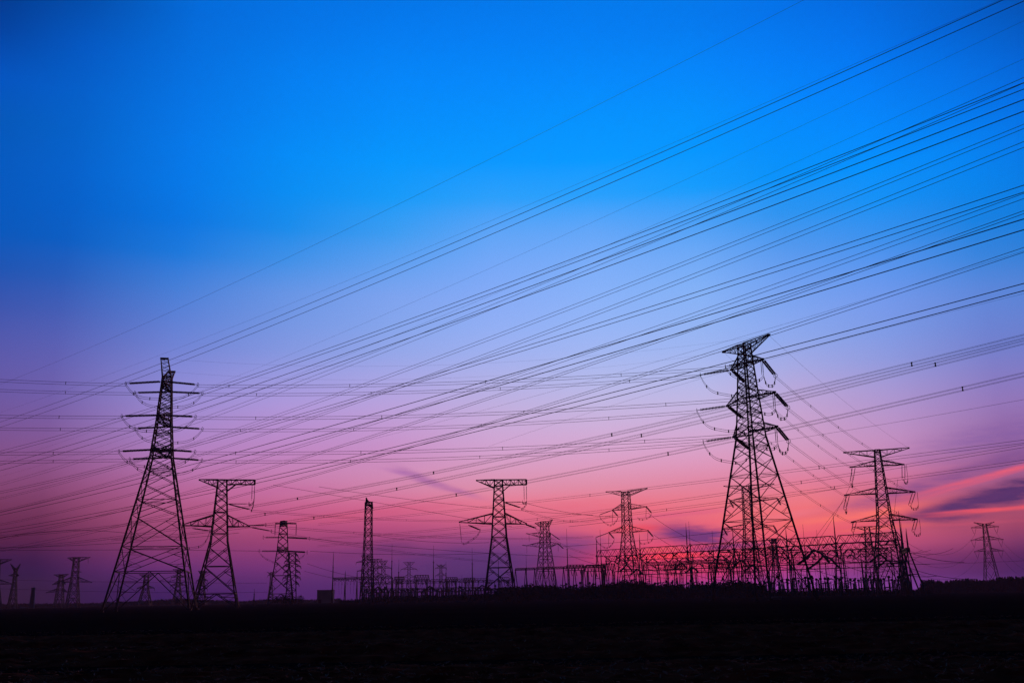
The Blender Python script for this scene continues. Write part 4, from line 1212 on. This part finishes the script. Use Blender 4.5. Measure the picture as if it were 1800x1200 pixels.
# building, chimney, pale shed
B0 = at(571, 1056, 780); B0.z = 0; b = empty('block_building', B0); tag(b, 'plain grey block building at the edge of the left switchyard', 'building')
Hb = solve_z(B0.x, B0.y, 1037); m = MB(); m.box((0, 3, Hb / 2), 11.6, 8, Hb); m.build('wall', CONCRETE, b)
m = MB(); m.box((0, 3, Hb + .18), 12, 8.4, .36); m.build('roof', STEEL, b)
m = MB(); m.box((-3.6, -1.04, 1.3), 2.2, .06, 2.6); m.build('door', STEEL, b)
P = at(56, 1062, 640); P.z = 0; X = P.x; Hc = solve_z(X, 640, 1032)
m = MB(); m.tube([(0, 0, 0), (0, 0, Hc * .5), (0, 0, Hc * .93), (0, 0, Hc * .94), (0, 0, Hc)], [1.6, 1.3, 1.05, 1.2, 1.15], 16)
ch = m.build('chimney', CONCRETE); ch.location = P; tag(ch, 'lone stout chimney tapering upward between small distant towers', 'chimney')
P = at(1364, 1048, 260); P.z = 0
s = empty('low_shed', P); tag(s, 'tiny pale low shed on the field edge under the raised arm tower', 'shed')
m = MB(); m.box((0, 0, .3), 2.2, 1.6, .6); m.build('wall', CONCRETE, s); m = MB(); m.box((0, 0, .66), 2.5, 1.9, .12); m.build('roof', WHITE, s)

# ---------------------------------------------------------------- trees
def leaf_clump(mb, c, r, n, size, rng, squash=1.0):
    for _ in range(n):
        while True:
            v = Vector((rng.uniform(-1, 1), rng.uniform(-1, 1), rng.uniform(-1, 1)))
            if v.length <= 1: break
        p = c + Vector((v.x * r, v.y * r, v.z * r * squash)); b = len(mb.v)
        a1 = Vector((rng.gauss(0, 1), rng.gauss(0, 1), rng.gauss(0, 1))).normalized() * size * rng.uniform(.6, 1.3)
        a2 = Vector((rng.gauss(0, 1), rng.gauss(0, 1), rng.gauss(0, 1))).normalized() * size * rng.uniform(.5, 1.0)
        mb.v += [p, p + a1, p + a1 * .5 + a2, p + a2]; mb.f.append((b, b + 1, b + 2, b + 3))

def conifer(mb, base, H, R, rng, n=90):
    mb.bar(base, base + Vector((0, 0, H)), H * .03, .03)
    for k in range(n):
        f = (k + rng.random()) / n; z = H * (.06 + .94 * f); r = R * (1 - f) ** .8 + .08
        a = rng.uniform(0, 6.283); rr = r * math.sqrt(rng.random())
        p = base + Vector((math.cos(a) * rr, math.sin(a) * rr, z)); b = len(mb.v); w = max(.25, R * .34 * (1 - f * .7)) * rng.uniform(.6, 1.4)
        o = Vector((math.cos(a), math.sin(a), -.35)) * w; t = Vector((-math.sin(a), math.cos(a), rng.uniform(-.3, .3))) * w * .6
        mb.v += [p - t, p + o, p + t, p + Vector((0, 0, w * .9))]; mb.f.append((b, b + 1, b + 2, b + 3))

def treeline(name, label, prof, D0, D1, rows, step, kind):
    """prof: (px, top py) outline of the far wood"""
    mb = MB(); rng = random.Random(len(label))
    for r_ in range(rows):
        D = lerp(D0, D1, r_ / max(1, rows - 1)); px = prof[0][0]
        while px < prof[-1][0]:
            i = max(k for k in range(len(prof) - 1) if prof[k][0] <= px)
            ty = lerp(prof[i][1], prof[i + 1][1], (px - prof[i][0]) / (prof[i + 1][0] - prof[i][0]))
            P = at(px, 1050, D + rng.uniform(-8, 8)); P.z = 0; H = solve_z(P.x, P.y, ty) * rng.uniform(.78, 1.04)
            if H > .3:
                if kind == 'conifer': conifer(mb, P, H, H * rng.uniform(.28, .42), rng, 120)
                else:
                    for _ in range(6):
                        c = P + Vector((rng.uniform(-1, 1) * H * .25, rng.uniform(-1, 1) * H * .25, H * rng.uniform(.2, .8)))
                        leaf_clump(mb, c, H * .24, 16, H * .13, rng)
            px += step * rng.uniform(.6, 1.4)
    o = mb.build(name, WOODS); tag(o, label, 'trees', None, 'stuff'); return o
treeline('conifer_wood', 'dark spiky conifer wood along the horizon beyond the substation', [(1624, 1019), (1640, 1018), (1660, 1021), (1700, 1016), (1740, 1019), (1765, 1014), (1800, 1013), (2000, 1008), (2300, 1000)], 560, 640, 6, 3.0, 'conifer')
treeline('shrub_belt', 'dark bushy belt of trees along the foot of the tall gantries', [(880, 1030), (930, 1026), (1000, 1029), (1085, 1023), (1100, 1018), (1130, 1021), (1165, 1024), (1178, 1022), (1200, 1026), (1240, 1023), (1300, 1020), (1345, 1025), (1352, 1036)], 405, 440, 3, 4.0, 'bush')
treeline('shrub_belt', 'low dark belt of bushes under the left switchyard', [(600, 1052), (640, 1050), (680, 1046), (760, 1044), (860, 1041), (900, 1034)], 480, 505, 3, 3.6, 'bush')
treeline('shrub_belt', 'ragged low bushes between the posts at the foot of the flat topped tower', [(1350, 1036), (1400, 1035), (1450, 1034), (1520, 1033), (1600, 1034), (1640, 1034)], 420, 440, 3, 3.6, 'bush')
treeline('far_wood', 'low faint wood along the horizon behind the tallest tower', [(-400, 1064), (-60, 1060), (60, 1059), (150, 1058), (200, 1056), (290, 1052), (330, 1050), (420, 1055), (470, 1051), (560, 1052), (600, 1050)], 880, 960, 4, 3.0, 'bush')

def tree(px, D, top, wpx, lab, kind='round', seed=1):
    rng = random.Random(seed); P = at(px, 1050, D); P.z = 0; H = solve_z(P.x, P.y, top); W = wpx * D / FPX
    e = empty('conifer_tree' if kind == 'conifer' else 'leafy_tree', P); tag(e, lab, 'tree', 'single trees by the switchyard')
    m = MB(); m.tube([(0, 0, 0), (.1, 0, H * .3), (0, .1, H * .75)], [H * .035, H * .025, H * .01], 6)
    for _ in range(6):
        a = rng.uniform(0, 6.28); m.bar((0, 0, H * rng.uniform(.2, .5)), (math.cos(a) * W * .35, math.sin(a) * W * .35, H * rng.uniform(.55, .8)), H * .016, H * .006)
    m.build('trunk', WOODS, e); m = MB()
    if kind == 'conifer': conifer(m, Vector((0, 0, 0)), H, W * .5, rng, 260)
    else:
        for _ in range(26):
            a = rng.uniform(0, 6.28); r = W * .38 * math.sqrt(rng.random()); z = H * rng.uniform(.25, .88)
            leaf_clump(m, Vector((math.cos(a) * r, math.sin(a) * r, z)), W * .13, 30, W * .05, rng)
    m.build('crown', WOODS, e)
tree(503, 430, 1041, 34, 'broad dark tree at the foot of the boxed head tower', 'round', 2)
tree(527, 420, 1045, 20, 'smaller rounded tree just beside the broad one at the boxed head tower', 'round', 3)
tree(488, 440, 1048, 16, 'low rounded tree at the outer leg of the boxed head tower', 'round', 4)
tree(1191, 400, 1015, 12, 'pointed conifer standing up from the shrub belt under the red glow', 'conifer', 5)
tree(1093, 400, 1017, 26, 'rounded tree under the tower with drooping insulators', 'round', 6)
tree(1138, 402, 1019, 36, 'widest rounded tree in the shrub belt near the drooping insulator tower', 'round', 7)
tree(310, 600, 1049, 14, 'faint small tree between the legs of the tallest tower', 'round', 8)

# ---------------------------------------------------------------- ground
def hnoise(x, y, s):
    return math.sin(x * 1.7 * s + math.sin(y * 1.3 * s) * 2) * math.cos(y * 2.1 * s + math.sin(x * .9 * s) * 1.7)
def ground():
    # one sheet, fine near the camera, coarse far away; plough furrows run across the view
    xs = []; ys = [-60.0, -20.0]
    y = 6.0
    while y < 60: ys.append(y); y += .16 + (y - 6) * .006
    while y < 3000: ys.append(y); y *= 1.06
    ys.append(3000.0)
    nx = 260; v = []; f = []
    us = [((k / (nx - 1)) * 2 - 1) for k in range(nx)]
    for yy in ys:
        half = max(60.0, 1.1 * max(yy, 0)) if yy < 2999 else 3000.0
        half = min(half, 3000.0) if yy > 60 else 60 + max(0, yy) * .1
        for u in us:
            x = u * half; z = 0.0
            if 5 < yy < 70:
                fade = min(1, (70 - yy) / 25)
                z = .07 * math.sin(yy * 4.2 + .25 * math.sin(x * .35) + x * .05) + .06 * hnoise(x, yy, 1.3) + .035 * hnoise(x, yy, 4.1) + random.uniform(-.035, .035) + .13 * math.sin(yy * .62 + x * .012 + 1.5 * math.sin(yy * .11)) + .05 * math.sin(yy * 1.7 - x * .02)
                z *= fade
            v.append((x, yy, z))
    for j in range(len(ys) - 1):
        for i in range(nx - 1): f.append((j * nx + i, j * nx + i + 1, (j + 1) * nx + i + 1, (j + 1) * nx + i))
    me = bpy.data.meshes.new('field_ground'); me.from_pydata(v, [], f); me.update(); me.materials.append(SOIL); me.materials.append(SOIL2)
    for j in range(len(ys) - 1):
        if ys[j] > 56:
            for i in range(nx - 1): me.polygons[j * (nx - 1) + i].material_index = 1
    o = bpy.data.objects.new('field_ground', me); col.objects.link(o); tag(o, 'dark ploughed field with scattered straw', 'ground', None, 'structure')
    return o
ground()
# far land beyond and beside the field
mb = MB(); b = 0
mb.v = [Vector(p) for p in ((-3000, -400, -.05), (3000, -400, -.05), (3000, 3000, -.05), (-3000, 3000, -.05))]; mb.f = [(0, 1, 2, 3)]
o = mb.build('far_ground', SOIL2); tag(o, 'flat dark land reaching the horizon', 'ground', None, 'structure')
# straw scattered over the field
mb = MB(); rng = random.Random(11)
for _ in range(7000):
    y = 17 + (rng.random() ** 1.6) * 50; x = rng.uniform(-.62, .62) * y; Lw = rng.uniform(.03, .22); a = rng.uniform(0, 6.28); z = (.13 * math.sin(y * .62 + x * .012 + 1.5 * math.sin(y * .11)) + .05 * math.sin(y * 1.7 - x * .02) + rng.uniform(.06, .14)) * min(1, (70 - y) / 25)
    p = Vector((x, y, z)); q = p + Vector((math.cos(a) * Lw, math.sin(a) * Lw, rng.uniform(-.01, .06))); mb.bar(p, q, rng.uniform(.008, .02))
o = mb.build('straw_litter', STRAW); tag(o, 'bits of dry straw strewn over the dark soil', 'straw', None, 'stuff')

# drooping yard wires strung between the rows, each its own thing
rc = random.Random(21)
where = ['near the first tall column', 'under the tower with drooping insulators', 'under the red glow', 'before the purple cloud mast', 'beside the raised arm tower leg', 'inside the raised arm tower legs',
         'just past the raised arm tower foot', 'midway to the flat topped tower', 'by the mast before the flat topped tower', 'under the flat topped tower']
for i, w_ in enumerate(where):
    px = 1075 + i * 54; D = lerp(495, 395, i / 9)
    for j, (hy, nm) in enumerate(((978 - i * 2.2, 'upper'), (992 - i * 1.4, 'lower'))):
        A = at(px + rc.uniform(-8, 8), hy, D); B = A + Vector((rc.uniform(14, 26), rc.uniform(-22, -12), rc.uniform(-9, -5)))
        wire_single(catenary(A, B, rc.uniform(1.0, 2.6), 14), .09, '%s drooping connection wire %s' % (nm, w_), 'drooping connection wires of the substation', name='connection_wire')
# evening haze: one closed box round the whole scene
hz = MB(); hz.box((0, 1350, 38.0), 6200, 3700, 79.0)
HZ = bpy.data.materials.new('evening_haze'); HZ.use_nodes = True; t = HZ.node_tree
for n in list(t.nodes):
    if n.type != 'OUTPUT_MATERIAL': t.nodes.remove(n)
pv = t.nodes.new('ShaderNodeVolumePrincipled'); pv.inputs['Color'].default_value = (.86, .52, .62, 1)
pv.inputs['Density'].default_value = .00016; pv.inputs['Anisotropy'].default_value = .25
t.links.new(pv.outputs[0], [n for n in t.nodes if n.type == 'OUTPUT_MATERIAL'][0].inputs['Volume'])
o = hz.build('haze', HZ); tag(o, 'thin evening haze over the whole plain', 'haze', None, 'stuff')
